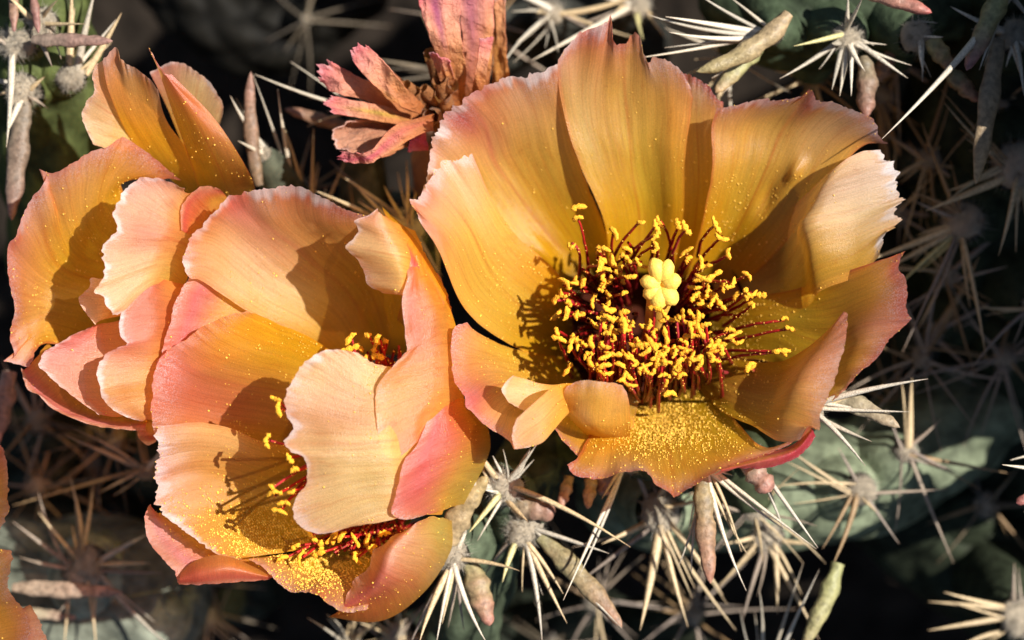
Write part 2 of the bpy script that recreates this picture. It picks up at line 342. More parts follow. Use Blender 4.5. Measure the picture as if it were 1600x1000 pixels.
# ------------------------------------------------------------------ tubes, stamens
def tube_arrays(path, rad, ns=6, squash=1.0, twist=0.0, cap=True):
    p = np.asarray(path, float); n = len(p); rad = np.asarray(rad, float)
    T = np.gradient(p, axis=0); T /= np.linalg.norm(T, axis=1, keepdims=True) + 1e-9
    up = np.array((0.13, .21, 1.0)); 
    if abs(np.dot(T[0], up) / np.linalg.norm(up)) > .9: up = np.array((1., .2, 0))
    A = np.cross(T, up); A /= np.linalg.norm(A, axis=1, keepdims=True) + 1e-9; B = np.cross(T, A)
    th = np.linspace(0, 2 * math.pi, ns, endpoint=False)[None] + np.linspace(0, twist, n)[:, None]
    V = p[:, None] + rad[:, None, None] * (np.cos(th)[..., None] * A[:, None] + squash * np.sin(th)[..., None] * B[:, None])
    F = grid_faces(n, ns, True)
    return V.reshape(-1, 3), F, th
def bez(a, b, c, n):
    t = np.linspace(0, 1, n)[:, None]; return (1 - t) ** 2 * a + 2 * t * (1 - t) * b + t * t * c

def make_anther_mesh(seed):
    r = np.random.RandomState(seed); n = 9; L = .17 + .07 * r.rand()
    x = np.linspace(-.5, .5, n) * L; bend = (r.rand() - .5) * .12
    path = np.stack([x, bend * (1 - (2 * x / L) ** 2), x * 0], 1)
    rad = .038 * np.sqrt(np.clip(1 - (2 * x / L) ** 4, .12, 1)) * (1 + .24 * r.randn(n)).clip(.55, 1.6)
    V, F, th = tube_arrays(path, rad, 8, .75, r.rand() * 1.5)
    V += r.randn(*V.shape) * .006
    caps = []
    c = np.tile(np.array((.95, .45, .03)), (len(V), 1)) * r.uniform(.85, 1.08, (len(V), 1))
    # furrow between the two lobes
    c[np.arange(len(V)) % 8 == 2] *= .8
    return mesh_from('anther', V, F, c)
ANTH = [make_anther_mesh(s) for s in range(8)]
def stamen(fl, base, tip, bow, w=.026, anther=True, speck=14, dark=1.0, rot=None):
    a, c = P(*base), P(*tip); b = (a + c) / 2 + np.array(bow) / 100.
    n = 12; path = bez(a, b, c, n); path += np.cumsum(NR.randn(n, 3) * .006, 0) * np.array((1, 1, .3))
    V, F, _ = tube_arrays(path, np.linspace(w * 1.2, w * .8, n), 6)
    t = np.repeat(np.linspace(0, 1, n), 6)[:, None]
    col = (np.array((.14, .004, .006)) * (1 - t) + np.array((.40, .016, .012)) * t) * dark
    if NR.rand() < .15: col = col * .5 + np.array((.42, .05, .06)) * .5
    fo = link('filament', mesh_from('filament', V - fl.l, F, col), M_FIL, fl.root)
    for _ in range(speck):
        i = NR.randint(1, n); d = NR.randn(3); d[2] = abs(d[2]) + .4; d /= np.linalg.norm(d)
        fl.pol.append((path[i] + (path[i-1] - path[i]) * NR.rand() + d * w * .95, .009 + .005 * NR.rand()))
    if anther:
        o = link('anther', ANTH[NR.randint(8)], M_ANTH, fo, path[-1] - fl.l + np.array((0, 0, .02)))
        o.rotation_euler = (NR.randn() * .4, NR.randn() * .3, NR.rand() * 6.3 if rot is None else math.radians(rot))
        o.scale = [NR.uniform(.65, 1.35), NR.uniform(.85, 1.3), 1.15]
    return fo

# ------------------------------------------------------------------ spines, wool, leaves, stems
SPC = {'w': (.60, .54, .44), 't': (.44, .33, .19), 'g': (.24, .19, .155), 'b': (.21, .125, .055), 'd': (.05, .04, .03), 'y': (.48, .44, .20), 'o': (.50, .30, .11)}
def spine(par, a, b, wd=5, col='w', bend=None, hook=0):
    a, b = P(*a), P(*b); L = np.linalg.norm(b - a); n = 10
    bend = NR.randn(3) * .025 * L if bend is None else np.array(bend) / 100.
    path = bez(a, (a + b) / 2 + bend, b, n)
    if hook: path[-1] += np.array((hook / 100., -abs(hook) / 100., -.03))
    t = np.linspace(0, 1, n); rad = wd / 200. * (1 - t ** 1.9) * (.85 + .3 * np.sin(np.clip(t * 3.1, 0, 1.6))) + .004
    V, F, _ = tube_arrays(path, rad, 6, .7)
    c = np.array(SPC[col]) ; c2 = np.array((.72, .66, .56)); tt = np.repeat(t, 6)[:, None]
    cc = c * (1 - .15 * tt) * (1 + .12 * fbm(tt * 6, tt * 0, NR.randint(500), 2)); cc = np.where(tt > .93, c * .55 + np.array((.2, .1, .05)), cc)
    return link('spine', mesh_from('spine', V - wloc(par), F, cc), M_SPINE, par)

def ico(sub):
    import bmesh
    bm = bmesh.new(); bmesh.ops.create_icosphere(bm, subdivisions=sub, radius=1)
    V = np.array([v.co[:] for v in bm.verts]); F = np.array([[v.index for v in f.verts] for f in bm.faces]); bm.free(); return V, F
ICO3 = ico(3)
def make_wool(seed, hairs=560):
    r = np.random.RandomState(seed); V, F = ICO3; n = np.array(V)
    d = 1 + .42 * fbm(n[:, 0] * 2.2 + 9, n[:, 1] * 2.2 + n[:, 2], seed, 3) ; V = n * d[:, None] * np.array((.92, .92, .5))
    hole = np.zeros(len(V))
    for k in range(3):
        h = r.randn(3); h[2] = abs(h[2]) + .7; h /= np.linalg.norm(h); g = np.exp(-(np.linalg.norm(n - h, axis=1) / .16) ** 2); V = V * (1 - .22 * g)[:, None]; hole = np.maximum(hole, g)
    c = np.tile(np.array((.56, .47, .35)), (len(V), 1)) * (1 - .75 * hole)[:, None] * (1 + .15 * r.randn(len(V), 1))
    Vs = [V]; Fs = [F]; Cs = [c]; off = len(V)
    for _ in range(hairs):
        q = r.randn(3); q /= np.linalg.norm(q); q[2] = abs(q[2]) if r.rand() < .7 else q[2]
        b = q * np.array((1, 1, .62)) * .93; e = b + (q + r.randn(3) * .45) * r.uniform(.12, .55)
        s = np.cross(q, r.randn(3)); s /= np.linalg.norm(s); s *= .016; s2 = np.cross(q, s)
        Vs.append(np.array([b - s, b + s, b + s2, e])); Fs.append(np.array([(0, 1, 3), (1, 2, 3), (2, 0, 3)]) + off); off += 4
        Cs.append(np.tile(np.array((.74, .66, .54)) * r.uniform(.7, 1.1), (4, 1)))
    return mesh_from('areole', np.concatenate(Vs), np.concatenate(Fs), np.clip(np.concatenate(Cs), .01, .9))
WOOL = [make_wool(s) for s in (3, 14, 25)]
PATHS = {}
def areole(par, pos, r=28, dark=False):
    p = P(*pos)
    if par.name in PATHS:
        cp, sr, sc = PATHS[par.name]; i = np.argmin(np.linalg.norm(cp - p, axis=1)); q = cp[i]; d = np.linalg.norm(p - q)
        if d > sr * .6:
            e = p - np.array((0, 0, r * .0035)); side = cp[max(i - 9, 0)]
            path = bez(q * .6 + side * .4, q * .35 + e * .65, e, 14); t = np.linspace(0, 1, 14)
            rad = (sr * .62) * (1 - t) ** .7 + r * .0098 * t ** .5; V, F, _ = tube_arrays(path, rad, 22)
            V = V + .02 * np.stack([fbm(V[:, 0] * 5 + k, V[:, 1] * 5, k, 3) for k in range(3)], -1)
            tt = np.repeat(t, 22)[:, None]
            link('tubercle', mesh_from('tubercle', V - wloc(par), F, np.array(sc) * .42 * (1 + .35 * tt)), M_STEM, par)
    o = link('areole', WOOL[NR.randint(3)], M_WOOL, par, p - wloc(par)); o.scale = (r / 112., r / 125., r / 125.); o.rotation_euler = (NR.randn() * .25, NR.randn() * .25, NR.rand() * 6)
    o['_'] = 1; del o['_']
    return o
class Sub:   # spines are built relative to an unscaled pivot: the areole itself carries them
    pass
def cluster(stem, pos, spines, r=28):
    """woolly areole with its spines; spines = [(tipx, tipy, dz, width, colour)]"""
    ar = areole(stem, pos, r)
    inv = 1 / np.array(ar.scale); rot = ar.rotation_euler.to_matrix(); base = wloc(ar)
    ext = []
    for s in spines[:]:
        if NR.rand() < (.35 if pos[2] > -160 else .8): 
            f = NR.uniform(.45, .95); a = NR.randn() * .22; dx, dy = (s[0] - pos[0]) * f, (s[1] - pos[1]) * f
            ext.append((pos[0] + dx * math.cos(a) - dy * math.sin(a), pos[1] + dx * math.sin(a) + dy * math.cos(a), s[2] * f - 12, s[3] * NR.uniform(.4, .7), s[4]))
    for s in list(spines) + ext:
        tx, ty, dz, wd, cl = s[:5]; x, y, z = pos
        d = np.array((tx - x, ty - y)); L = np.linalg.norm(d) + 1e-6; st = d / L * r * .35
        a = P(x + st[0] + NR.randn() * r * .2, y + st[1] + NR.randn() * r * .2, z + 6); b = P(tx, ty, z + dz)
        n = 10; LL = np.linalg.norm(b - a); path = bez(a, (a + b) / 2 + NR.randn(3) * .035 * LL, b, n)
        path = path + np.array((0, 0, .02 * LL)) * np.sin(np.linspace(0, math.pi, n))[:, None] * NR.randn(); t = np.linspace(0, 1, n); rad = (.8 if z < -200 else 1) * wd / 235. * (1 - t ** 1.7) * (.9 + .15 * np.sin(np.clip(t * 3.1, 0, 1.6))) + .004
        V, F, _ = tube_arrays(path, rad, 6, .7)
        c = np.array(SPC[cl]); c = c * (1 - .5 * NR.rand() * (cl == 'w')) + np.array(SPC['t']) * .3 * NR.rand(); tt = np.repeat(t, 6)[:, None]
        cc = c * (1 + .14 * fbm(tt * 6 + NR.rand() * 9, tt * 0, 7, 2)); cc = np.where(tt > .92, c * .6 + np.array((.12, .06, .03)), cc)
        L_ = (np.array((V - base)) @ np.array(rot)) * inv
        link('spine', mesh_from('spine', L_, F, cc), M_SPINE, ar)
    return ar
def rand_spines(pos, n, L=130, w=5, cols='tgw', dz=(-40, 60), arc=(0, 360)):
    out = []
    for k in range(n):
        a = math.radians(arc[0] + (arc[1] - arc[0]) * (k + NR.uniform(-.35, .35)) / n); l = L * NR.uniform(.55, 1.15)
        out.append((pos[0] + l * math.cos(a), pos[1] + l * math.sin(a), NR.uniform(*dz), w * NR.uniform(.6, 1.2), cols[NR.randint(len(cols))]))
    return out

def leaf(par, a, b, wd=22, c0=(.25, .26, .10), c1=(.35, .10, .08), bend=(0, 0, 0), wr=.16, flat=.6, blunt=1.0, spot=None, name='leaf', label=None):
    a, b = P(*a), P(*b); n = 26; ns = 16; path = bez(a, (a + b) / 2 + np.array(bend) / 100., b, n)
    t = np.linspace(0, 1, n); prof = np.clip(1 - t ** (3.0 * blunt), 0, 1) ** .55 * (.62 + .38 * np.sin(np.clip(t * 4, 0, 1.57))); rad = wd / 260. * prof * (1 + .10 * np.sin(t * 19 + wd)) + .004
    V, F, th = tube_arrays(path, rad, ns, flat)
    tt = np.repeat(t, ns); aa = np.tile(np.arange(ns) / ns, n); ctr = np.repeat(path, ns, 0); sd = NR.randint(400)
    V = ctr + (V - ctr) * (1 + wr * fbm(tt * 16, aa * 6, sd, 3) + wr * .6 * fbm(tt * 5, aa * 2, sd + 5, 2))[:, None]
    c0 = np.array(c0) * .5 + np.array((.10, .085, .045)); c1 = np.array(c1) * .45 + np.array((.13, .07, .045))
    k = (tt ** 1.6 + .35 * fbm(tt * 6, aa * 4, sd + 9, 3)).clip(0, 1)[:, None]
    c = np.array(c0) * (1 - k) + np.array(c1) * k
    if spot is not None:
        g = np.exp(-(((tt - spot[0]) / .05) ** 2 + ((aa - spot[1]) / .10) ** 2))[:, None]; c = c * (1 - g) + np.array((.75, .50, .36)) * g
    # end cap ring
    F = np.concatenate([F])
    o = link(name, mesh_from(name, V - wloc(par), F, np.clip(c, .005, .9)), M_LEAF, par)
    if label: o['label'] = label
    return o

def stem_thing(label, path, r, col=(.16, .23, .13), bumps=9, amp=.16, tag_group='cactus stems', n=90, ns=64, name='cactus'):
    p = np.array([P(*q) for q in path]); 
    root = empty(name, p[len(p) // 2], label, 'cactus', tag_group)
    cp = crow(p, n); PATHS[root.name] = (cp, r / 100., col); L = np.linalg.norm(np.diff(cp, axis=0), axis=1).sum(); t = np.linspace(0, 1, n)
    R = r / 100.
    end = np.sqrt(np.clip(1 - np.clip((t * L - (L - R)) / R, 0, 1) ** 2, 0.0, 1)); st = np.sqrt(np.clip(1 - np.clip((R - t * L) / R, 0, 1) ** 2, 0.0, 1))
    V, F, th = tube_arrays(cp, R * np.minimum(end, st) + .002, ns)
    tt = np.repeat(t * L / R, ns); aa = np.tile(np.arange(ns) / ns, n); ctr = np.repeat(cp, ns, 0)
    # tubercles on a spiral lattice
    x = aa * 5 ; y = tt * .55
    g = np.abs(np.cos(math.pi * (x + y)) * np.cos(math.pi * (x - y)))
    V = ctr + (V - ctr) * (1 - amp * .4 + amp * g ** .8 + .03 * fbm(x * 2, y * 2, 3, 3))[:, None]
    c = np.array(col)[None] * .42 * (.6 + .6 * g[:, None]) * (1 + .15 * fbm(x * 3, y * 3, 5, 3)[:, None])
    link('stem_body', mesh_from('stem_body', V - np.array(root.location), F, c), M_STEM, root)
    return root
# ------------------------------------------------------------------ 1 the large open flower
F1 = Flower((1010, 520, -260), 'largest flower, fully open orange bloom with pale stigma and red stamens facing the viewer', group='orange cactus flowers')
tipR = lambda u, v, s=.07, k=.8: (u, v, s, RD, k)
petal(F1, [[(1030,440,-215),(1110,430,-215)], [(1050,330,-150),(1130,330,-150)], [(1048,200,-95),(1128,210,-90)], [(1045,98,-60),(1090,116,-45),(1132,158,-60)]], 'inp', rim_red=.7, fringe=.1, pollen=30)
petal(F1, [[(900,470,-205),(930,430,-215),(960,410,-205)], [(800,440,-130),(860,370,-160),(940,340,-150)], [(720,370,-90),(790,260,-100),(905,250,-95)], [(676,320,-60),(735,215,-50),(800,175,-45),(885,165,-55)],
  [(655,310,-40),(663,265,-30),(668,225,-25),(672,195,-15),(690,168,-5),(706,158,0),(735,142,0),(770,122,5),(800,112,0),(835,105,-5),(872,92,-15)]], 'inp', dents=[(.35,.28,.1,.14),(.2,.2,.07,-.1)], spots=[(.44,.96,.07,RD,.75),(.5,.8,.12,MG,.35)], fringe=.9, fray=.035, pollen=30, nu=110, nv=70)
petal(F1, [[(950,440,-200),(1000,430,-205),(1050,440,-200)], [(945,350,-120),(1005,340,-155),(1068,345,-140)], [(900,245,-70),(985,240,-95),(1072,240,-85)], [(876,155,-40),(970,150,-55),(1082,170,-55)],
  [(868,92,-12),(889,63,-8),(914,42,-4),(940,33,0),(950,26,2),(955,14,6),(960,34,2),(963,63,-4),(977,67,-8),(986,50,0),(992,46,4),(1000,56,0),(1005,80,-10),(1012,96,-16),(1019,88,-10),(1040,92,-14),(1061,105,-22),(1082,140,-40)]],
  'inp', spots=[(.32,.99,.06,PK,.7),(.14,.62,.09,np.array((.88,.62,.22)),.6),(.12,.4,.1,Y,.7)], fringe=.5, fray=.02, pollen=60, nu=120, nv=70)
petal(F1, [[(1070,440,-205),(1100,440,-205),(1140,460,-205)], [(1095,350,-120),(1150,350,-135),(1210,400,-130)], [(1111,265,-60),(1190,260,-80),(1290,300,-72)], [(1109,204,-40),(1210,195,-55),(1345,230,-45)],
  [(1118,168,-30),(1145,162,-20),(1187,151,-12),(1225,153,-8),(1262,148,2),(1270,134,14),(1280,149,4),(1309,158,0),(1342,172,-6),(1372,189,-10),(1376,214,-20),(1392,228,-30)]],
  'inp', dents=[(.72,.66,.05,.12),(.62,.5,.08,-.08)], spots=[(.55,.97,.06,RD,.6),(.2,.35,.12,Y,.5)], rim_red=.25, fringe=.5, fray=.025, pollen=260, pb=.3, nu=110, nv=70)
# folded over petal on the right
petal(F1, [[(1110,430,-205),(1130,500,-200)], [(1200,360,-135),(1215,430,-150),(1215,500,-130)], [(1262,300,-70),(1252,370,-70),(1260,480,-75)], [(1303,262,-14),(1275,320,-22),(1266,375,-18),(1285,455,-40)], [(1345,236,-14),(1345,300,-20),(1335,370,-16),(1345,430,-18)],
  [(1388,232,-40),(1386,250,-35),(1401,250,-30),(1421,268,-30),(1414,285,-25),(1427,302,-20),(1408,322,-15),(1412,345,-10),(1394,356,-8),(1384,372,-5),(1380,393,0)]],
  'pale', dents=[(.45,.62,.1,.12)], spots=[(.3,.75,.4,PW,.6),(.2,.85,.2,np.array((.60,.36,.28)),.5),(.9,.5,.35,Y,.8),(.9,.85,.2,Y*.6+O*.4,.6),(.4,.25,.2,O,.6)], fringe=.9, fray=.05, cor=.02, pollen=150, pb=.4, nu=110, nv=80, label='pale petal folded back at the right with a torn whitish margin')
petal(F1, [[(1110,470,-200),(1110,560,-185)], [(1200,460,-125),(1210,570,-115)], [(1280,440,-60),(1300,530,-50),(1262,630,-30)], [(1345,415,-10),(1360,490,0),(1302,618,15)],
  [(1402,398,18),(1418,391,24),(1408,404,20),(1406,418,18),(1416,432,22),(1420,450,26),(1421,488,30),(1427,498,34),(1417,506,30),(1397,527,30),(1368,561,30),(1334,590,30),(1300,630,35)]],
  'yel', spots=[(.5,.95,.15,PK*.6+RD*.4,.6)], rim_red=.5, fringe=.1, fray=.012, pollen=220, pb=.1, nu=100, nv=64)
petal(F1, [[(1085,545,-180),(1085,600,-160)], [(1150,560,-110),(1130,645,-60)], [(1225,562,-40),(1205,620,-15),(1178,668,5)], [(1288,520,20),(1245,600,55),(1218,690,55)],
  [(1316,492,58),(1321,484,64),(1326,494,62),(1326,523,60),(1319,556,65),(1300,615,78),(1283,649,85),(1283,674,88),(1267,668,88),(1250,690,85)]],
  'yel', spots=[(.6,.7,.3,PE*.7+PK*.3,.7),(.3,.9,.3,PK,.5)], fringe=.2, fray=.015, pollen=160, pb=.5)
petal(F1, [[(940,600,-60),(1000,620,-60)], [(872,640,-55),(985,690,-60)], [(866,672,-10),(882,692,5),(907,715,15),(950,714,0),(985,698,-15)]], 'yel', rim_red=.3, fringe=.1, pollen=260, pb=.5, nu=60, nv=40)
petal(F1, [[(1110,730,20),(1180,712,20),(1240,694,20),(1264,664,30)], [(1125,735,42),(1182,722,48),(1240,705,52),(1270,672,60)], [(1110,745,34),(1150,732,34),(1186,733,36),(1218,726,40),(1252,711,44),(1276,682,50)]], 'red', fringe=0, fray=.01, wav=.01, label='dark red rolled underside of the lowest petal', nu=70, nv=24)
petal(F1, [[(960,600,-150),(1020,610,-160),(1100,600,-150)], [(930,655,-70),(1030,665,-75),(1150,655,-60)], [(908,700,10),(1040,715,15),(1200,700,10)],
  [(893,722,52),(898,738,58),(910,743,60),(949,741,62),(991,735,66),(1010,744,70),(1030,760,76),(1048,775,84),(1053,779,86),(1062,772,84),(1082,758,78),(1116,738,66),(1160,722,46),(1216,706,34),(1262,680,34)]],
  'yel', spots=[(.5,.5,.2,O*.7,.4)], rim_red=.5, fringe=0, fray=.01, pollen=1000, pb=.1, pr=1.15, pc=(.44,.34,.24,.2), nu=110, nv=64)
petal(F1, [[(890,560,-170),(920,610,-140)], [(806,545,-70),(830,600,-80),(880,655,-50)], [(752,522,-10),(765,590,-10),(832,680,15)],
  [(730,503,18),(711,508,26),(704,525,32),(711,590,48),(722,622,56),(725,640,64),(734,646,62),(756,666,60),(798,694,60),(803,704,62),(815,698,60),(842,696,58)]],
  'inp', spots=[(.48,.97,.10,MG,.9),(.45,.85,.2,PK,.5)], fringe=.1, fray=.012, pollen=240, pb=.5, nu=90)
petal(F1, [[(886,600,-30),(905,640,-40)], [(850,600,20),(862,650,10)], [(815,590,40),(830,645,30)], [(800,586,62),(785,600,66),(783,615,68),(800,632,66),(822,644,55)]], 'pale', fringe=.6, fray=.03, spots=[(.5,.8,.3,np.array((.86,.66,.38)),.7)], pollen=20, nu=60, nv=40)
petal(F1, [[(900,598,30),(905,630,10)], [(868,602,72),(880,655,40)], [(838,626,92),(850,690,66)], [(806,655,92),(800,672,92),(803,702,78),(830,698,70)]], 'pale', fringe=.3, fray=.02, spots=[(.3,.8,.2,PW,.5)], pollen=30, nu=60, nv=44, label='narrow pale petal lobe curled towards the lower left')
petal(F1, [[(925,690,-60),(985,690,-60)], [(884,645,15),(930,668,30),(986,664,10)], [(880,620,50),(930,630,62),(984,632,40)], [(884,604,62),(907,594,72),(932,594,76),(968,598,62),(979,612,50)]], 'inp', fringe=.2, fray=.012, spots=[(.5,.8,.5,PE,.8),(.3,.6,.12,PW,.5)], pollen=60, nu=60, nv=50)
petal(F1, [[(885,575,-170),(895,520,-195),(890,450,-175)], [(795,538,-60),(830,480,-115),(862,415,-105)], [(724,482,0),(770,420,-50),(805,365,-60)], [(684,392,38),(725,350,5),(766,305,-20)],
  [(655,345,52),(646,324,58),(636,312,66),(650,305,56),(660,285,50),(675,258,45),(690,246,35),(712,240,28),(738,236,15)]],
  'left', spots=[(.75,.95,.18,PW,.7),(.1,.9,.12,PK,.6)], fringe=.7, fray=.03, pollen=320, pb=.1, nu=100, nv=64)
# throat
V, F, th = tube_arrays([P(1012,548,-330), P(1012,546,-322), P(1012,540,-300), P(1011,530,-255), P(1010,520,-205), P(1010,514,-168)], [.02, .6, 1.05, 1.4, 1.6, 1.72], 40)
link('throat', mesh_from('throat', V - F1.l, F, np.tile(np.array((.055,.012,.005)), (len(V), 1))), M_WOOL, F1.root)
V, F, th = tube_arrays([P(1005,640,-620), P(1005,630,-520), P(1008,610,-420), P(1012,570,-370), P(1012,556,-338)], [.6, .85, 1.0, 1.1, .8], 40)
link('ovary', mesh_from('ovary', V - F1.l, F, np.tile(np.array((.16, .22, .10)), (len(V), 1))), M_STEM, F1.root)

# stigma
sx, sy, sz = 1033, 446, 20
V, F, _ = tube_arrays([P(1012,560,-230), P(1016,530,-150), P(1022,500,-70), P(1030,470,-5), P(sx, sy+8, sz-8)], [.17, .14, .15, .20, .16], 18)
sty = link('style', mesh_from('style', V - F1.l, F, np.tile(np.array((.80, .42, .06)), (len(V), 1))), M_STIG, F1.root)
for k, (ex, ey, ez, ww) in enumerate([(1003,438,20,.12),(1021,406,26,.125),(1045,408,26,.12),(1061,436,24,.125),(1053,474,14,.135),(1026,481,10,.14),(1008,462,14,.115)]):
    a = P(sx + (ex - sx) * .12, sy + (ey - sy) * .12, sz - 2); c = P(sx + (ex - sx) * .98, sy + (ey - sy) * .98, ez + 6); b = (a + c) / 2 + np.array((0, 0, .16))
    path = bez(a, b, c + (c - a) * .1, 12); t = np.linspace(0, 1, 12)
    V, F, _ = tube_arrays(path, ww * .98 * np.array([.75,.9,1,1.08,1.12,1.15,1.12,1.08,1.0,.85,.6,.12]), 12, .95)
    V = V + NR.randn(*V.shape) * .006
    link('stigma_lobe', mesh_from('stigma_lobe', V - F1.l, F, np.tile(np.array((.91, .58, .10)), (len(V), 1))), M_STIG, F1.root)

# stamens: those that can be told apart in the photo, base -> tip of the filament
expl = [((918,440,-130),(905,345,10)),((905,430,-120),(893,380,-20)),((945,430,-130),(940,385,-10)),((960,420,-120),(955,365,0)),((950,420,-120),(1005,345,0)),((975,420,-120),(1025,352,5)),((960,415,-120),(1020,368,5)),
 ((985,420,-130),(1022,385,0)),((1050,420,-130),(1030,345,-10)),((1040,410,-120),(1058,348,0)),((1045,420,-120),(1072,355,0)),((1090,400,-120),(1122,350,10)),((1085,420,-120),(1128,370,10)),((1095,420,-110),(1140,395,5)),
 ((1060,440,-110),(1142,440,10)),((1110,460,-110),(1165,435,0)),((1120,480,-110),(1172,452,0)),((1115,500,-110),(1188,458,-5)),((1130,520,-110),(1225,500,-25)),((1120,535,-120),(1232,512,-25)),((1110,550,-120),(1215,548,-15)),((1110,565,-130),(1222,552,-15)),
 ((1120,500,-110),(1165,462,0)),((1130,510,-100),(1170,480,0)),((1070,560,-80),(1142,520,10)),((1080,620,-100),(1108,535,40)),((1060,618,-100),(1070,560,30)),((900,470,-130),(880,445,-10)),((905,490,-130),(870,470,-15)),
 ((910,500,-130),(878,490,0)),((905,540,-130),(870,520,10)),((895,580,-120),(872,535,10)),((895,590,-120),(888,575,0)),((900,560,-120),(905,540,20)),((930,590,-110),(892,540,20)),((920,600,-110),(915,560,20)),
 ((915,425,-130),(935,415,10)),((920,440,-130),(945,425,10)),((940,620,-100),(935,575,20)),((935,470,-120),(975,460,20)),((950,500,-110),(950,478,15)),((1000,628,-80),(975,590,40)),((1010,625,-70),(1010,575,40)),
 ((1180,590,-110),(1175,575,-60)),((940,440,-110),(1000,408,20)),((935,450,-120),(985,432,15)),((1085,470,-110),(1100,430,30)),((1078,440,-110),(1095,405,20))]
for b, t in expl: stamen(F1, b, t, (NR.uniform(-12, 12), NR.uniform(0, 12), 35))
for k in range(190):
    if k < 84:     # the dense lower cushion
        a = NR.rand() * 6.283; q = NR.rand() ** .6; tx = 1020 + 108 * q * math.cos(a); ty = 535 + 62 * q * math.sin(a)
        if (tx - 1033) ** 2 + (ty - 440) ** 2 < 42 ** 2: continue
        b = (1015 + (tx - 1015) * 1.05 + NR.randn() * 10, 612 + NR.randn() * 14 - abs(tx - 1015) * .22, -110 + NR.randn() * 15); z = 25 + 18 * NR.rand()
        stamen(F1, b, (tx, ty, z), (NR.uniform(-10, 10), -NR.uniform(5, 20), 40), w=.029)
    else:
        a = math.radians(NR.uniform(-25, 205)); q = NR.uniform(.45, 1); tx = 1015 + 145 * q * math.cos(a); ty = 495 - 125 * q * math.sin(a)
        if (tx - 1033) ** 2 + (ty - 440) ** 2 < 50 ** 2: continue
        b = (1010 + (tx - 1010) * .62, 525 + (ty - 525) * .62, -170 + NR.randn() * 15)
        stamen(F1, b, (tx, ty, -30 + 30 * NR.rand()), (NR.uniform(-10, 10), NR.uniform(0, 18), 30), w=.029, anther=NR.rand() < .7, dark=.8)
for x, y, r in [(905,326,10),(1047,619,0),(1174,575,45),(1222,549,5),(1060,583,20)]:
    o = link('anther', ANTH[NR.randint(8)], M_ANTH, F1.root, P(x, y, 35 if y > 600 else 12) - F1.l); o.rotation_euler = (0, .1, math.radians(r)); o.scale = (1.15,) * 3
for k in range(55):
    a = NR.rand() * 6.283; q = NR.uniform(.35, 1); x = 1012 + 118 * q * math.cos(a); y = 520 + 88 * q * math.sin(a)
    if y < 500 and abs(x - 1033) < 45: continue
    stamen(F1, (1010 + (x - 1010) * .8, 530 + (y - 530) * .8, -215), (x, y, NR.uniform(-75, -20)), (NR.uniform(-14, 14), NR.uniform(-10, 10), 12), w=.034, anther=False, dark=.9, speck=10)
build_pollen(F1)

# ------------------------------------------------------------------ 2 the half closed flower in front
F2 = Flower((590, 720, -240), 'half closed orange flower left of the largest bloom, petals curling in over its stamens', group='orange cactus flowers')
petal(F2, [[(620,500,-120),(690,560,-140)], [(640,420,-60),(700,520,-80)], [(634,336,-30),(644,374,-16),(678,417,-14),(697,452,-16),(708,505,-20),(716,560,-40)]], 'out', rim_red=.5, fringe=0, fray=.01)
petal(F2, [[(540,580,-200),(590,560,-205),(650,550,-190)], [(480,530,-115),(545,465,-140),(640,450,-120)], [(390,490,-50),(445,405,-70),(615,375,-70)], [(312,440,0),(375,350,-15),(590,350,-35)],
  [(300,441,22),(284,422,28),(278,400,32),(284,382,32),(293,367,32),(312,345,32),(332,328,30),(354,308,28),(380,300,24),(404,295,20),(432,292,18),(462,290,16),(491,297,10),(527,310,2),(555,326,-5),(604,340,-22)]],
  'inp', spots=[(.42,.97,.09,RD,.9),(.42,.8,.15,MG,.5),(.7,.9,.3,PK,.5),(.2,.65,.3,PW,.5)], fringe=.8, fray=.02, pollen=130, nu=120, nv=76)
petal(F2, [[(440,530,-80),(400,465,-80)], [(330,575,-20),(350,445,-40)], [(238,592,8),(244,565,16),(250,545,20),(267,487,22),(280,455,14),(300,425,0)]], 'out', spots=[(.2,.9,.25,RD,.6)], fringe=.2, pollen=30)
petal(F2, [[(560,740,-200),(590,640,-190)], [(505,730,-170),(545,580,-130)], [(425,700,-120),(500,535,-60)], [(325,684,-55),(320,600,-15),(405,492,8)],
  [(240,678,10),(233,650,32),(233,620,38),(236,592,40),(244,566,38),(262,545,34),(290,530,30),(312,512,28),(335,500,26),(360,490,24),(388,486,20)]],
  'yel', spots=[(.35,.96,.2,RD,.9),(.3,.8,.35,PK,.8),(.9,.7,.25,Y,.8)], fringe=.2, fray=.012, pollen=260, pb=.4, pr=1.1, nu=110, nv=70)
petal(F2, [[(300,800,-70),(420,870,-70)], [(250,800,-20),(330,860,-15),(430,900,-10)], [(236,786,0),(226,804,6),(228,840,10),(250,872,16),(270,897,20),(277,914,22),(290,911,20),(330,910,10),(420,905,0)]], 'out', fringe=.1, pollen=60, rim_red=.3)
petal(F2, [[(560,700,-200),(580,780,-190),(590,830,-160)], [(505,690,-150),(520,775,-150),(545,835,-120)], [(425,692,-60),(420,780,-90),(470,860,-50)], [(335,662,14),(335,770,-25),(392,872,0)],
  [(242,664,22),(238,680,26),(240,700,30),(236,730,36),(232,752,42),(236,775,42),(240,790,42),(258,812,40),(290,836,36),(330,864,30),(376,876,25)]],
  'inp', spots=[(.1,.75,.15,PW,.6),(.45,.88,.25,MG,.4),(.8,.5,.4,Y,.9),(.5,.5,.3,O,.6)], fringe=.9, fray=.035, pollen=900, pb=.25, pr=1.35, pc=(.85,.5,.18,.26), nu=110, nv=76)
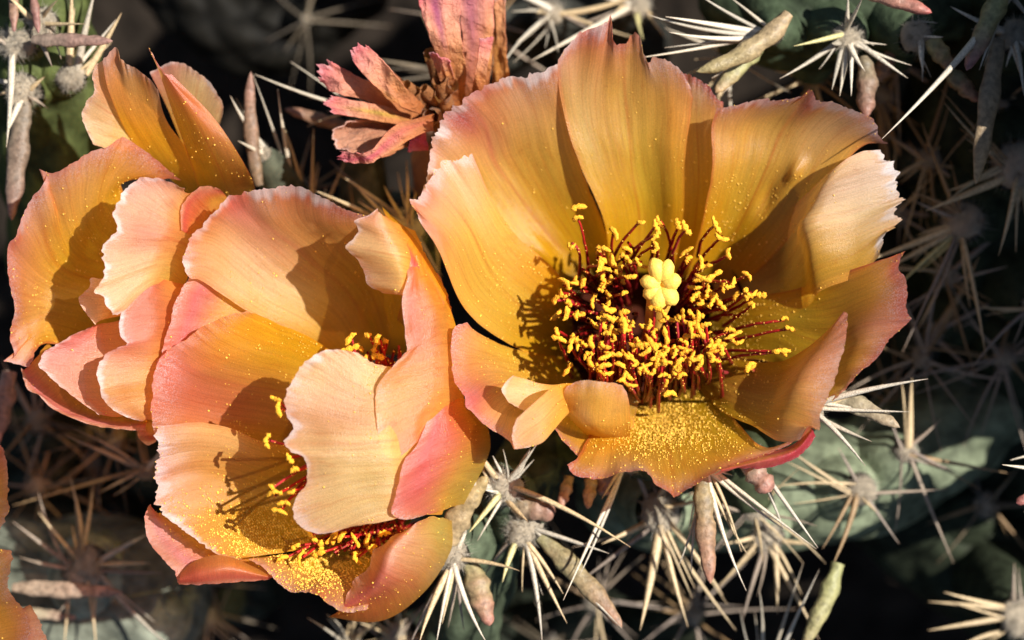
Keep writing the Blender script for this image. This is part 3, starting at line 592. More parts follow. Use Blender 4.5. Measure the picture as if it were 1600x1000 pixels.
petal(F2, [[(283,893,18),(310,874,24),(350,868,28),(420,896,10)], [(280,905,34),(315,896,46),(360,890,46),(420,901,30)], [(278,913,24),(320,913,30),(368,910,30),(420,906,20)]], 'out', spots=[(.1,.5,.3,RD,.8),(.5,.5,.8,PK,.6)], fringe=0, wav=.008, fray=.01, nu=50, nv=24, label='pink folded back petal margin at the lower left')
petal(F2, [[(540,830,-170),(600,830,-180),(660,820,-150)], [(465,862,-60),(530,878,-75),(600,860,-60)], [(385,872,16),(418,895,26),(450,922,34),(490,928,38),(506,940,42),(540,960,45),(575,955,35)]], 'yel', spots=[(.6,.9,.2,PK,.6)], fringe=.3, fray=.02, pollen=800, pb=.3, pr=1.35, pc=(.45,.5,.25,.25), nu=100)
petal(F2, [[(706,812,-50),(704,860,-50),(662,926,-40),(596,970,-30),(512,964,-10)], [(675,806,25),(672,860,35),(632,915,36),(580,942,28),(525,957,20)], [(648,818,58),(612,858,78),(598,898,78),(570,932,52),(535,950,34)], [(634,832,25),(612,836,22),(600,850,28),(582,858,30),(574,888,32),(552,902,24),(548,915,22),(541,930,28)]],
  'out', spots=[(.1,.3,.22,np.array((.60,.50,.12)),.8),(.5,.35,.2,PK,.5),(.8,.2,.2,RD,.5),(.3,.6,.2,PW,.4)], fringe=.3, fray=.02, wav=.02, nu=100, nv=64, pollen=60)
petal(F2, [[(745,620,-50),(765,700,-50),(725,788,-40)], [(705,625,20),(718,710,28),(695,798,18)], [(674,643,48),(655,690,72),(628,728,94),(618,776,98),(612,804,92),(635,812,70),(660,806,50)]],
  'out', spots=[(.35,.7,.35,RD,.75),(.8,.2,.4,np.array((.50,.38,.06)),.7),(.6,.9,.2,MG,.4)], fringe=.1, fray=.01, nu=80, nv=60, pollen=40)
petal(F2, [[(680,560,-30),(715,690,-20),(690,806,-10)], [(612,572,62),(612,690,90),(632,808,70)], [(585,566,72),(545,690,108),(585,818,84)],
  [(566,562,78),(545,548,86),(512,545,92),(483,557,96),(462,577,98),(448,600,100),(441,622,102),(443,645,102),(456,668,106),(440,690,110),(452,706,110),(470,712,110),(478,728,106),(474,760,104),(458,776,106),(453,800,106),(468,826,98),(506,835,88),(545,824,84)]],
  'pale', spots=[(.35,.8,.18,PK,.6),(.2,.92,.15,PW,.8),(.75,.6,.3,np.array((.78,.58,.22)),.6)], fringe=.8, fray=.02, wav=.035, nu=120, nv=76, pollen=60, label='large pale petal curled forward over the stamens')
petal(F2, [[(664,392,-10),(704,480,-20),(728,600,-20),(700,700,-10)], [(650,398,30),(682,490,36),(692,600,44),(668,680,48)], [(625,395,26),(635,430,52),(628,471,62),(632,522,72),(637,550,76),(622,562,84),(613,572,90),(600,590,96),(590,610,98),(587,648,98),(590,692,94),(606,717,88),(628,714,80)]],
  'pink', spots=[(.42,.8,.2,RD,.8),(.1,.3,.3,O,.6),(.7,.8,.3,PE,.6)], fringe=.3, fray=.012, nu=100, nv=56, pollen=30)
petal(F2, [[(648,360,-25),(662,400,-10),(652,475,-20)], [(600,338,52),(622,400,66),(630,462,44)], [(590,325,58),(573,336,60),(552,344,62),(557,360,56),(548,374,54),(535,385,54),(553,405,46),(568,426,36),(573,446,32),(600,458,24)]],
  'pale', spots=[(.1,.9,.2,PK,.6),(.4,.95,.15,PW,.7)], fringe=.6, fray=.03, nu=70, nv=50, pollen=12)
petal(F2, [[(596,322,20),(648,372,0),(700,460,-12)], [(604,345,46),(640,392,38),(694,480,8)], [(604,365,44),(636,410,48),(690,500,10)]], 'out', fringe=.1, wav=.01, nu=50, nv=24)
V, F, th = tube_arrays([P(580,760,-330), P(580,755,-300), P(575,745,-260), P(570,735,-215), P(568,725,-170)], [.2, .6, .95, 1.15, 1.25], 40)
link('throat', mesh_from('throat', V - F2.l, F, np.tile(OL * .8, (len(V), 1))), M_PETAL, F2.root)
V, F, th = tube_arrays([P(640,800,-600), P(630,790,-500), P(610,780,-420), P(590,765,-340), P(580,755,-280)], [.6, .9, 1.05, 1.1, 1.1], 40)
link('ovary', mesh_from('ovary', V - F2.l, F, np.tile(np.array((.16, .22, .10)), (len(V), 1))), M_STEM, F2.root)
for tips, base, j in [([(552,530),(560,548),(575,522),(585,545),(570,560),(592,560),(600,535),(590,530),(548,540)], (590,640,-170), 30),
                   ([(440,620),(432,690),(447,640),(462,718),(470,735),(440,775),(436,765),(452,790),(462,765),(445,800)], (545,720,-170), 25),
                   ([(465,855),(472,872),(500,850),(520,840),(540,838),(555,845),(575,842),(600,836),(615,845),(560,870),(500,862),(630,840),(585,860),(485,838),(442,870)], (600,800,-160), 30)]:
    for tx, ty in tips:
        lf = j == 25
        stamen(F2, (base[0] + NR.randn() * j, base[1] + NR.randn() * j * .5, base[2]), (tx - 9 * lf, ty, NR.uniform(92, 104) if lf else NR.uniform(-30, 15)), (NR.uniform(-10, 10), 0, 30))
for k in range(70):
    if k < 26: x, y = 575 + NR.rand() * 50, 530 + NR.rand() * 60; an = False
    else: x, y = 490 + NR.rand() * 150, 832 + NR.rand() * 36 - 0; an = k % 9 == 0
    stamen(F2, (600 + NR.randn() * 25, (650 if k < 26 else 790) + NR.randn() * 15, -170), (x, y, NR.uniform(-70, -20)), (NR.uniform(-10, 10), 0, 20), anther=an, dark=.8)
build_pollen(F2)

# ------------------------------------------------------------------ 3 the flower behind on the left
F3 = Flower((230, 420, -280), 'ruffled orange flower furthest left in full view, partly hidden behind the half closed one', group='orange cactus flowers')
petal(F3, [[(290,240,-120),(340,260,-120)], [(262,170,-95),(335,220,-95)], [(232,112,-70),(268,95,-60),(300,104,-56),(330,130,-60),(349,165,-66),(345,192,-75)]], 'pale', spots=[(.1,.9,.25,MG,.5)], fringe=.7, fray=.03)
petal(F3, [[(230,235,-80),(250,180,-80)], [(175,235,-50),(190,130,-40)], [(146,226,-30),(132,200,-22),(126,178,-16),(134,158,-10),(146,140,-6),(142,118,-4),(150,100,0),(168,90,4)]], 'pale', spots=[(.7,.8,.3,PK,.6)], fringe=.3, fray=.03)
petal(F3, [[(290,340,-200),(330,330,-200)], [(275,290,-140),(325,300,-140)], [(215,235,-75),(312,258,-90)], [(172,150,-15),(262,190,-40)], [(159,92,12),(168,82,16),(180,72,20),(186,86,24),(202,98,20),(216,108,18),(232,120,16),(246,136,10)]],
  'in', spots=[(.6,.8,.4,O,.5)], fringe=.3, fray=.02, pollen=16)
petal(F3, [[(320,330,-170),(360,330,-150),(400,300,-110)], [(300,262,-80),(335,250,-40),(388,265,-35)], [(268,170,-10),(292,168,22),(335,185,0)], [(240,84,24),(231,72,32),(238,86,36),(246,102,36),(254,112,34),(268,116,26)]],
  'in', spots=[(.8,.7,.35,PK,.7),(.5,.98,.3,RD,.4)], rim_red=.4, fringe=.3, fray=.015, nu=80, nv=64, pollen=40)
petal(F3, [[(180,570,-190),(250,480,-220),(310,340,-190)], [(115,545,-105),(155,450,-130),(245,345,-120)], [(62,540,-50),(85,430,-70),(190,285,-60)],
  [(52,575,-10),(32,570,-10),(16,567,-6),(3,565,-2),(15,560,-6),(20,552,-8),(17,527,-10),(24,489,-6),(17,455,-4),(15,420,0),(12,385,0),(22,362,0),(32,340,0),(42,318,0),(52,300,2),(62,285,4),(69,272,8),(58,260,14),(80,266,6),(98,256,2),(113,247,0),(143,234,-6),(168,223,-10),(192,211,-14),(218,227,-24),(252,252,-40),(285,283,-60)]],
  'in', spots=[(.25,.95,.2,RD,.5),(.2,.75,.2,PE,.4),(.8,.55,.3,Y,.5)], rim_red=.5, fringe=.3, fray=.015, pollen=220, pb=.9, nu=120, nv=70)
petal(F3, [[(75,535,-75),(150,625,-60),(235,655,-60)], [(40,575,-30),(90,630,-25),(160,658,-25),(230,664,-30)], [(33,572,-20),(36,592,-16),(44,608,-10),(60,620,-12),(84,640,-14),(118,657,-15),(168,669,-15),(228,672,-20)]], 'out', fringe=.1, fray=.01, pollen=20)
petal(F3, [[(230,640,-60),(250,660,-60)], [(214,665,-40),(216,684,-36),(230,696,-34),(244,690,-40)]], 'out', fringe=0, nu=30, nv=20)
petal(F3, [[(240,490,-70),(250,640,-60)], [(160,505,-20),(185,652,-15)], [(140,512,8),(122,518,12),(101,527,16),(80,540,20),(64,552,26),(57,573,30),(70,584,28),(84,597,25),(105,613,20),(128,631,15),(155,648,5)]], 'pink', spots=[(.3,.9,.35,MG,.85),(.5,.5,.4,PE,.4)], fringe=.5, fray=.03, pollen=30)
petal(F3, [[(210,490,-30),(205,430,-30)], [(160,500,10),(170,432,10)], [(148,508,18),(132,488,20),(122,466,22),(138,448,22),(140,434,20),(158,436,14)]], 'pale', spots=[(.5,.7,.5,PK,.5)], fringe=.3, nu=50, nv=30)
petal(F3, [[(365,320,-90),(310,372,-70)], [(345,296,-30),(315,290,0),(285,318,10),(282,360,10)]], 'pink', fringe=.2, nu=50, nv=30)
petal(F3, [[(330,300,-80),(310,380,-80),(280,470,-80)], [(292,300,-5),(262,375,25),(240,445,25)], [(290,294,22),(270,286,34),(252,279,42),(232,278,48),(214,277,52),(196,292,54),(181,311,56),(173,330,60),(180,350,62),(178,364,64),(156,388,68),(154,404,70),(160,420,70),(154,440,72),(144,456,74),(152,470,70),(160,482,68),(172,492,60),(186,494,52)]],
  'pale', spots=[(.5,.75,.2,PK,.8),(.4,.4,.3,PK,.5),(.15,.95,.2,MG,.4),(.85,.9,.15,PW,.8)], fringe=1.0, fray=.04, wav=.04, nu=110, nv=60)
petal(F3, [[(310,450,-70),(290,540,-70),(262,652,-70)], [(252,432,10),(245,540,15),(240,655,0)], [(236,422,30),(218,440,36),(202,464,44),(188,490,50),(183,512,54),(188,528,52),(198,537,50),(180,544,54),(166,550,56),(154,566,58),(147,584,60),(154,604,56),(158,622,48),(182,646,30),(218,658,10)]],
  'pink', spots=[(.45,.9,.18,MG,.95),(.4,.5,.3,RD,.5),(.2,.7,.3,PK,.4),(.8,.6,.4,PE,.7)], fringe=.8, fray=.025, wav=.035, nu=110, nv=60, pollen=10)
V, F, th = tube_arrays([P(260,470,-620), P(255,455,-520), P(245,440,-420), P(240,430,-330), P(240,425,-250)], [.6, 1.0, 1.15, 1.2, 1.2], 40)
link('ovary', mesh_from('ovary', V - F3.l, F, np.tile(np.array((.16, .22, .10)), (len(V), 1))), M_STEM, F3.root)
build_pollen(F3)

# ------------------------------------------------------------------ 4 the flower cut off by the left border
F4 = Flower((-180, 860, -240), 'orange petals of a flower mostly cut off at the lower left border', group='orange cactus flowers')
petal(F4, [[(-180,840,-200),(-180,780,-200)], [(-80,820,-80),(-80,740,-80)], [(2,830,20),(14,800,30),(14,750,32),(10,712,30),(0,690,28),(-30,670,25)]], 'yel', spots=[(.8,.9,.3,RD,.5)], fringe=.1, pollen=60, pb=.9)
petal(F4, [[(-180,1000,-200),(-180,900,-200)], [(-80,1050,-60),(-80,890,-60)], [(30,1080,40),(46,1010,46),(50,985,46),(42,955,44),(20,915,38),(18,895,34),(22,862,30),(0,858,28),(-40,860,20)]], 'yel', fringe=.1, pollen=150, pb=.9)
petal(F4, [[(-100,1020,-200),(-60,930,-150)], [(20,1060,-60),(30,950,-40)], [(60,1080,-30),(78,1010,-20),(66,975,-20),(46,945,-15)]], 'out', fringe=0, pollen=10)
petal(F4, [[(-200,820,-200),(-240,780,-200)], [(-210,700,-80),(-290,720,-80)], [(-190,640,20),(-280,640,20)]], 'inp')
petal(F4, [[(-220,900,-200),(-240,840,-200)], [(-330,930,-80),(-330,820,-80)], [(-430,950,20),(-440,840,20)]], 'inp')
build_pollen(F4)

# ------------------------------------------------------------------ 5 the withered flower
F5 = Flower((680, 190, -200), 'withered brown and pink flower, crumpled, above and between the living blooms', cat='dried flower', name='withered_flower')
def dry(rows, pal='dry', **k):
    kw = dict(bloom=.3, fray=.10, sfray=.06, wav=.14, cor=0, fringe=.3, mat=M_DRY, freq=1.0, fold=.6, crumple=.05, nu=70, nv=56, thick=.02); kw.update(k)
    petal(F5, rows, pal, **kw)
dry([[(760,180,-200),(800,200,-200)], [(770,80,-150),(792,96,-140)], [(745,-40,-120),(790,-20,-110)]], 'dryb')
dry([[(715,160,-170),(760,165,-180)], [(720,80,-110),(770,80,-130)], [(712,-60,-60),(775,-50,-80)]], spots=[(.3,.7,.3,np.array((.30,.06,.16)),.7)])
dry([[(680,185,-140),(730,170,-150)], [(688,110,-90),(728,110,-80)], [(665,50,-50),(722,40,-60)], [(650,-10,-40),(680,-50,-40),(725,-60,-50)]], spots=[(.4,.8,.15,np.array((.30,.05,.16)),.8)])
dry([[(735,150,-110),(755,160,-120)], [(745,100,-60),(762,105,-60)], [(752,60,-40),(776,52,-50)]])
dry([[(690,130,-90),(712,140,-100)], [(668,78,-50),(690,84,-40),(702,96,-45)]], nu=40, nv=30)
dry([[(655,190,-140),(690,160,-160)], [(600,170,-130),(640,130,-130)], [(560,140,-100),(590,95,-100)]], 'dryb')
dry([[(665,190,-130),(668,160,-140)], [(600,168,-100),(605,140,-90)], [(524,146,-60),(548,112,-60)], [(500,130,-55),(484,110,-50),(486,96,-50),(502,88,-50),(520,96,-52)]], wav=.08)
dry([[(655,180,-80),(660,165,-90)], [(608,155,-50),(625,125,-40)], [(560,110,-30),(590,84,-30)], [(545,82,-20),(546,70,-16),(560,64,-14),(574,72,-20)]], wav=.06, label='upper curled strip of withered petal')
dry([[(660,205,-110),(662,185,-120)], [(590,190,-80),(600,165,-80)], [(510,176,-60),(495,160,-56),(510,148,-60)]], wav=.07, spots=[(.5,.5,.15,np.array((.5,.4,.05)),.6)])
dry([[(665,220,-130),(660,185,-140)], [(600,245,-70),(560,200,-110),(600,180,-110)], [(560,252,-50),(528,236,-60),(520,212,-70),(545,190,-80)]], 'dryb', spots=[(.5,.7,.5,np.array((.42,.22,.18)),.6)], wav=.04)
dry([[(680,200,-60),(678,178,-70)], [(630,225,-30),(615,196,-20)], [(575,255,-25),(578,234,-10)], [(540,254,-30),(516,246,-40),(518,236,-40)]], wav=.05, spots=[(.5,.75,.3,MG*.8,.8)], label='lower pink rolled strip of withered petal')
dry([[(670,236,-100),(665,205,-100)], [(635,238,-90),(640,208,-90)]], nu=40, nv=24, spots=[(.5,.5,.9,np.array((.40,.04,.12)),.9)])
for k in range(9):
    a, b = P(690 + NR.randn() * 14, 190 + NR.randn() * 14, -170), P(672 + NR.randn() * 22, 150 + NR.randn() * 22, -80)
    pth = bez(a, (a + b) / 2 + NR.randn(3) * .15, b, 10); V, F, _ = tube_arrays(pth, .08 + .05 * NR.rand() + NR.rand(10) * .03, 8)
    link('shrivelled_filament', mesh_from('shrivelled_filament', V - F5.l, F, np.tile(np.array((.34, .14, .05)), (len(V), 1))), M_DRY, F5.root)
V, F, th = tube_arrays([P(700,330,-420), P(695,290,-320), P(690,250,-240), P(690,200,-180)], [.4, .55, .5, .4], 24)
V = V + .06 * np.stack([fbm(V[:,0]*4, V[:,1]*4, s, 3) for s in (1, 2, 3)], -1)
link('ovary', mesh_from('ovary', V - F5.l, F, np.tile(np.array((.34, .17, .10)), (len(V), 1))), M_DRY, F5.root)
build_pollen(F5)
# ------------------------------------------------------------------ cactus stems with areoles, spines and leaves
GR = (.08, .10, .05); LG = (.36, .42, .27)  # light put into stem colours: sunlit stems pale, those in the depths darkened
# between the two main flowers
S4 = stem_thing('green stem between the two main flowers, with bright white woolly areoles', [(960,640,-420),(880,690,-330),(790,780,-190),(745,900,-230),(700,1060,-330)], 62, (.13, .165, .10), amp=.2)
cluster(S4, (788,762,-85), [(690,739,60,16,'w'),(735,682,30,13,'t'),(829,700,40,12,'w'),(838,695,50,11,'w'),(985,855,50,11,'t'),(733,832,20,13,'y'),(746,845,10,7,'w'),(786,702,30,4,'w'),(825,815,60,11,'t'),(756,765,20,8,'w'),(770,712,20,6,'w')], 34)
cluster(S4, (818,828,-105), [(972,982,60,10,'w'),(886,974,40,11,'t'),(880,928,30,9,'t'),(847,1003,40,11,'w'),(952,865,50,9,'w'),(785,910,20,13,'y'),(756,900,-30,9,'g'),(816,925,0,4,'t'),(848,930,0,5,'w')], 34)
cluster(S4, (709,868,-90), [(812,892,40,9,'t'),(655,1004,60,14,'t'),(682,1004,50,8,'w'),(760,1004,60,11,'w'),(735,812,20,10,'w'),(640,1010,-20,10,'g'),(700,980,-30,8,'g'),(725,985,-30,8,'g')], 32)
leaf(S4, (845,838,-100), (972,980,-60), 46, (.22,.20,.09), (.30,.16,.10), (6,6,0), flat=.5)
leaf(S4, (735,880,-100), (765,978,-70), 52, (.30,.26,.12), (.38,.14,.11), flat=.6)
leaf(S4, (700,850,-75), (762,745,-55), 52, (.42,.28,.16), (.40,.34,.12), (-14,8,0), flat=.6, label='pinkish green blunt leaf against the half closed flower')
leaf(S4, (800,790,-95), (868,800,-90), 48, (.25,.17,.12), (.32,.14,.12), flat=.8, blunt=3, label='short stubby wrinkled leaf')
# under the large flower
S3 = stem_thing('pale grey green stem under the largest flower, running to the right', [(900,740,-420),(1060,770,-400),(1230,760,-380),(1360,740,-420),(1560,620,-520),(1750,560,-560)], 105, LG, amp=.10)
cluster(S3, (1030,800,-200), [(1055,740,20,9,'t'),(1000,985,50,20,'t'),(1075,980,20,12,'t'),(940,850,40,13,'t'),(985,720,20,10,'g'),(1130,930,20,11,'t'),(905,910,10,10,'g'),(1120,770,20,9,'t'),(1150,985,-20,9,'t')], 40)
cluster(S3, (1200,840,-260), [(1215,960,30,16,'t'),(1280,1000,30,13,'t'),(1130,850,20,12,'t'),(1160,970,10,12,'g'),(1270,850,20,12,'t'),(1120,920,10,10,'t'),(1190,760,20,10,'g')], 30)
cluster(S3, (1345,765,-240), [(1300,885,60,15,'b'),(1230,700,30,10,'t'),(1370,800,20,9,'t'),(1480,765,20,9,'g'),(1310,700,20,9,'g'),(1405,850,10,8,'g'),(1210,760,20,7,'t')], 30)
leaf(S3, (1310,880,-170), (1255,1010,-150), 40, (.34,.36,.14), (.34,.36,.16), (8,0,0), flat=.8, label='slender olive green leaf hanging at the bottom border')
cluster(S3, (1415,705,-260), [(1425,590,50,20,'t'),(1500,740,20,9,'g'),(1470,655,20,10,'g'),(1385,640,20,8,'g'),(1490,880,-20,10,'g'),(1580,740,10,10,'b')], 22)
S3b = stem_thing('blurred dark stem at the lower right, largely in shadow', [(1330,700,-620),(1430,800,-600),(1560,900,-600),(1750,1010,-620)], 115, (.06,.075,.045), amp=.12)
cluster(S3b, (1540,790,-440), rand_spines((1540,790,0), 6, 130, 9, 'bd'), 26)
cluster(S3b, (1594,965,-300), [(1450,940,20,14,'t'),(1475,925,40,12,'t'),(1450,985,30,16,'t'),(1500,1010,20,13,'t'),(1585,880,20,12,'g'),(1660,940,20,12,'t')], 40)
# spines and leaves hanging clear below the large flower
S5 = stem_thing('short side joint hidden right below the largest flower', [(1010,640,-430),(1080,690,-330),(1160,700,-230)], 70, GR, amp=.18)
cluster(S5, (985,720,-110), [(880,938,90,9,'w'),(905,900,60,8,'w'),(940,780,20,8,'t')], 26)
cluster(S5, (1100,725,-70), [(1166,923,50,10,'w'),(1172,780,20,9,'w'),(1276,858,60,8,'w'),(1224,826,40,9,'w'),(1158,862,20,7,'t'),(1080,895,10,9,'w'),(1060,885,10,7,'w'),(1170,870,10,9,'t')], 26)
cluster(S5, (1175,710,-70), [(1278,856,60,9,'w'),(1225,828,30,9,'w')], 18)
cluster(S5, (1265,640,-50), [(1450,592,70,12,'w'),(1352,728,50,10,'w'),(1362,690,40,10,'w'),(1380,600,20,7,'t'),(1345,640,20,8,'w')], 26)
leaf(S5, (1098,745,-60), (1110,912,-30), 42, (.26,.19,.10), (.34,.14,.09), (-4,0,0), flat=.7, wr=.2)
leaf(S5, (1165,720,-50), (1205,768,-35), 44, (.30,.18,.16), (.40,.15,.13), flat=.7, blunt=4, wr=.2, label='stubby reddish leaf tip with a broken end')
leaf(S5, (1275,610,-60), (1406,668,-20), 42, (.34,.30,.22), (.36,.32,.20), (4,10,0), flat=.6, spot=(.45,.2), label='grey green leaf with a pale scar')
leaf(S5, (955,700,-140), (940,775,-120), 40, (.30,.20,.12), (.35,.15,.12), flat=.6, blunt=2)
leaf(S5, (890,745,-120), (875,795,-90), 26, (.32,.20,.08), (.50,.18,.14), flat=.7)
leaf(S5, (925,740,-120), (918,795,-90), 28, (.36,.22,.10), (.50,.26,.16), flat=.7)
# bottom left
S6 = stem_thing('blurred pale green stem at the lower left corner', [(-160,900,-520),(20,930,-470),(180,930,-450),(320,980,-480)], 135, (.44,.47,.36), amp=.12)
cluster(S6, (130,885,-290), [(120,780,20,12,'t'),(145,760,30,13,'t'),(230,835,30,14,'w'),(235,880,30,12,'t'),(255,895,10,11,'g'),(60,800,30,12,'t'),(20,815,20,12,'g'),(265,1010,40,15,'w'),(150,1010,20,12,'t'),(100,1010,10,10,'t'),(30,870,10,10,'g'),(90,960,10,9,'g'),(110,745,10,9,'g'),(60,770,10,9,'g')], 42)
leaf(S6, (20,918,-235), (192,926,-215), 36, (.38,.26,.22), (.36,.26,.20), flat=.7, wr=.2, label='pinkish grey leaf lying level and out of focus')
leaf(S6, (15,955,-300), (120,965,-300), 26, (.36,.30,.22), (.4,.3,.24), flat=.6)
# top left
S7 = stem_thing('bright green stem at the upper left corner with cream areoles', [(60,-120,-190),(60,20,-210),(75,160,-290),(90,330,-420),(110,520,-560)], 88, (.13,.16,.05), amp=.2)
cluster(S7, (62,40,-120), rand_spines((62,40,0), 6, 80, 11, 'gt'), 34)
cluster(S7, (20,68,-115), [(10,230,40,14,'w'),(-60,30,20,10,'g')], 30)
cluster(S7, (38,68,-112), [], 24)
cluster(S7, (110,120,-150), [(150,-20,30,16,'w'),(112,-20,30,16,'t'),(190,20,20,14,'t'),(182,30,20,9,'w'),(140,40,10,10,'y'),(155,110,0,6,'g')], 30)
cluster(S7, (35,140,-150), [(-20,120,20,12,'w'),(10,210,50,14,'w'),(70,120,20,10,'t'),(75,170,10,5,'g'),(-10,150,20,12,'t')], 36)
leaf(S7, (50,62,-80), (176,64,-60), 30, (.20,.12,.13), (.26,.14,.14), flat=.6)
leaf(S7, (38,160,-150), (18,345,-130), 44, (.10,.06,.07), (.11,.075,.08), (-4,0,0), flat=.6)
leaf(S7, (50,-20,-100), (60,52,-80), 18, (.22,.05,.08), (.24,.08,.10), flat=.7)
leaf(S7, (20,-30,-100), (22,50,-80), 20, (.30,.16,.10), (.24,.08,.10), flat=.7)
leaf(S7, (15,580,-200), (-10,700,-200), 46, (.34,.20,.20), (.30,.16,.16), flat=.7)
# behind the left flowers
S8 = stem_thing('shaded stem behind the left flower and below the withered one', [(330,480,-560),(430,420,-440),(560,380,-400),(700,360,-430)], 75, (.12,.13,.09), amp=.2)
cluster(S8, (640,360,-260), [(485,295,90,10,'t'),(560,295,60,9,'t'),(560,315,60,9,'t'),(548,330,40,9,'w'),(600,290,70,9,'t'),(525,270,50,7,'t'),(650,300,60,8,'t'),(700,520,40,8,'t'),(690,440,40,8,'g'),(590,325,50,8,'t'),(635,250,30,8,'t'),(515,250,0,9,'g')], 28)
cluster(S8, (480,360,-300), [(395,116,160,10,'w'),(434,140,150,13,'w'),(438,185,110,11,'t'),(490,200,90,9,'t'),(500,260,60,9,'g'),(540,250,40,8,'t')], 26)
cluster(S8, (410,240,-180), [(360,150,50,11,'w'),(372,220,60,10,'w')], 16)
leaf(S8, (405,290,-170), (392,112,-140), 30, (.13,.05,.045), (.26,.14,.12), (-14,0,0), flat=.6, wr=.15, label='curved purple brown leaf')
leaf(S8, (545,200,-240), (445,170,-230), 30, (.16,.05,.04), (.20,.07,.05), flat=.6)
cluster(S8, (560,170,-230), [(398,116,60,8,'w'),(480,198,20,6,'t')], 14)
# lower-left shade
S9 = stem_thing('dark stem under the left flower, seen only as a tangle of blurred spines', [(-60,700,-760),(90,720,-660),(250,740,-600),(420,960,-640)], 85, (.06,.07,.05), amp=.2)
cluster(S9, (150,720,-500), rand_spines((150,720,0), 10, 150, 11, 'tgb'), 28)
cluster(S9, (230,735,-330), [(100,680,120,12,'g'),(280,670,40,8,'w'),(155,770,60,8,'g'),(20,790,20,9,'b'),(300,790,10,8,'b'),(215,660,10,8,'b')], 20)
cluster(S9, (60,660,-420), rand_spines((60,660,0), 8, 120, 11, 'gbd'), 26)
cluster(S9, (330,960,-520), rand_spines((330,960,0), 8, 130, 10, 'gd'), 24)
# top
S10 = stem_thing('green stem at the top right, carrying tan woolly areoles in dappled shade', [(1120,-40,-330),(1230,30,-240),(1360,10,-240),(1480,-20,-260),(1640,-60,-300)], 85, (.09,.125,.07), amp=.16)
cluster(S10, (1325,60,-120), [(1218,123,50,11,'w'),(1240,72,50,11,'y'),(1300,140,60,10,'w'),(1312,150,70,13,'w'),(1330,150,60,9,'w'),(1352,112,90,14,'w'),(1300,68,90,10,'w'),(1418,122,40,11,'w'),(1424,102,40,7,'w'),(1348,-5,90,11,'w'),(1385,70,20,4,'w'),(1280,108,10,5,'w'),(1325,-10,60,10,'w')], 30)
cluster(S10, (1432,56,-110), [(1474,58,30,6,'w'),(1443,112,20,8,'w'),(1441,128,10,4,'w'),(1465,36,10,3,'w')], 30)
cluster(S10, (1210,55,-120), [(1045,50,70,11,'w'),(1040,26,60,13,'w'),(1010,22,50,10,'w'),(1112,122,40,10,'w'),(1130,145,30,9,'w'),(1000,90,30,8,'w'),(1090,-10,30,8,'w'),(1140,-5,20,7,'w')], 16)
leaf(S10, (1232,22,-70), (1088,112,-40), 42, (.40,.26,.15), (.34,.34,.13), (16,-26,0), flat=.8, label='smooth olive leaf with a pink end, touching the rim of the largest flower')
leaf(S10, (1195,60,-110), (1118,145,-80), 40, (.34,.38,.15), (.40,.34,.18), flat=.6)
leaf(S10, (1352,90,-110), (1352,185,-80), 44, (.14,.10,.08), (.22,.07,.07), (4,0,0), flat=.8, wr=.2)
leaf(S10, (1480,110,-130), (1530,158,-110), 40, (.16,.13,.06), (.34,.08,.05), flat=.8, wr=.25, label='withered orange red leaf')
leaf(S10, (1452,60,-100), (1488,108,-110), 42, (.26,.22,.08), (.36,.14,.06), flat=.8, wr=.1)
leaf(S10, (1340,-20,-60), (1456,20,-40), 36, (.34,.14,.12), (.50,.06,.09), flat=.8, label='wine red leaf at the top border')
leaf(S10, (1370,125,-170), (1396,75,-160), 40, (.22,.07,.04), (.25,.09,.05), flat=.8)
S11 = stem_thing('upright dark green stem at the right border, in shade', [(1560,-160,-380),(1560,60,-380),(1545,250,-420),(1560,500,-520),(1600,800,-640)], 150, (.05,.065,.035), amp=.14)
cluster(S11, (1585,55,-130), [(1485,10,30,12,'w'),(1600,150,60,12,'w'),(1572,105,20,6,'w'),(1620,90,20,9,'w'),(1540,35,20,3,'w')], 32)
cluster(S11, (1578,-20,-110), [(1530,110,60,10,'w'),(1378,217,150,16,'w'),(1620,40,20,10,'w')], 24)
leaf(S11, (1575,-30,-80), (1510,110,-50), 46, (.26,.28,.10), (.26,.10,.14), flat=.8, label='thick two toned green and purple leaf')
leaf(S11, (1560,60,-90), (1525,288,-60), 44, (.18,.12,.10), (.42,.32,.14), flat=.4, wr=.05, label='long flat pointed leaf shading from purple to straw')
cluster(S11, (1590,258,-210), [(1445,330,40,20,'t'),(1485,310,60,11,'t'),(1470,140,50,9,'b'),(1475,160,60,9,'t'),(1560,400,60,14,'t'),(1610,380,50,16,'t'),(1500,200,20,11,'b')], 46)
cluster(S11, (1505,345,-250), [(1360,405,60,18,'t'),(1375,425,50,16,'t'),(1400,450,30,14,'y'),(1425,300,30,14,'b'),(1430,315,40,12,'g'),(1540,555,60,12,'t'),(1410,550,20,9,'g'),(1540,340,10,7,'b'),(1440,190,20,12,'b')], 40)
cluster(S11, (1460,520,-350), [(1530,400,90,20,'b'),(1420,600,20,14,'g'),(1590,450,30,10,'g'),(1515,580,60,12,'g')], 20)
cluster(S11, (1610,480,-260), [(1515,580,60,9,'g'),(1530,480,20,10,'t')], 20)
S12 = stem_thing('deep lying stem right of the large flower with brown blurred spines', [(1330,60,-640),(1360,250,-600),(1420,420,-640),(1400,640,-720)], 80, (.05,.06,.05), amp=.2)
cluster(S12, (1375,150,-360), [(1345,200,40,20,'b'),(1418,280,20,12,'b'),(1390,330,20,18,'b'),(1380,260,20,14,'b'),(1440,200,20,9,'b'),(1400,120,20,12,'b')], 30)
cluster(S12, (1400,640,-430), rand_spines((1400,640,0), 9, 150, 10, 'gb'), 26)
S13 = stem_thing('far stem behind the withered flower, nearly black', [(820,-160,-700),(860,0,-620),(900,60,-560),(1040,80,-640)], 75, (.07,.07,.06), amp=.2)
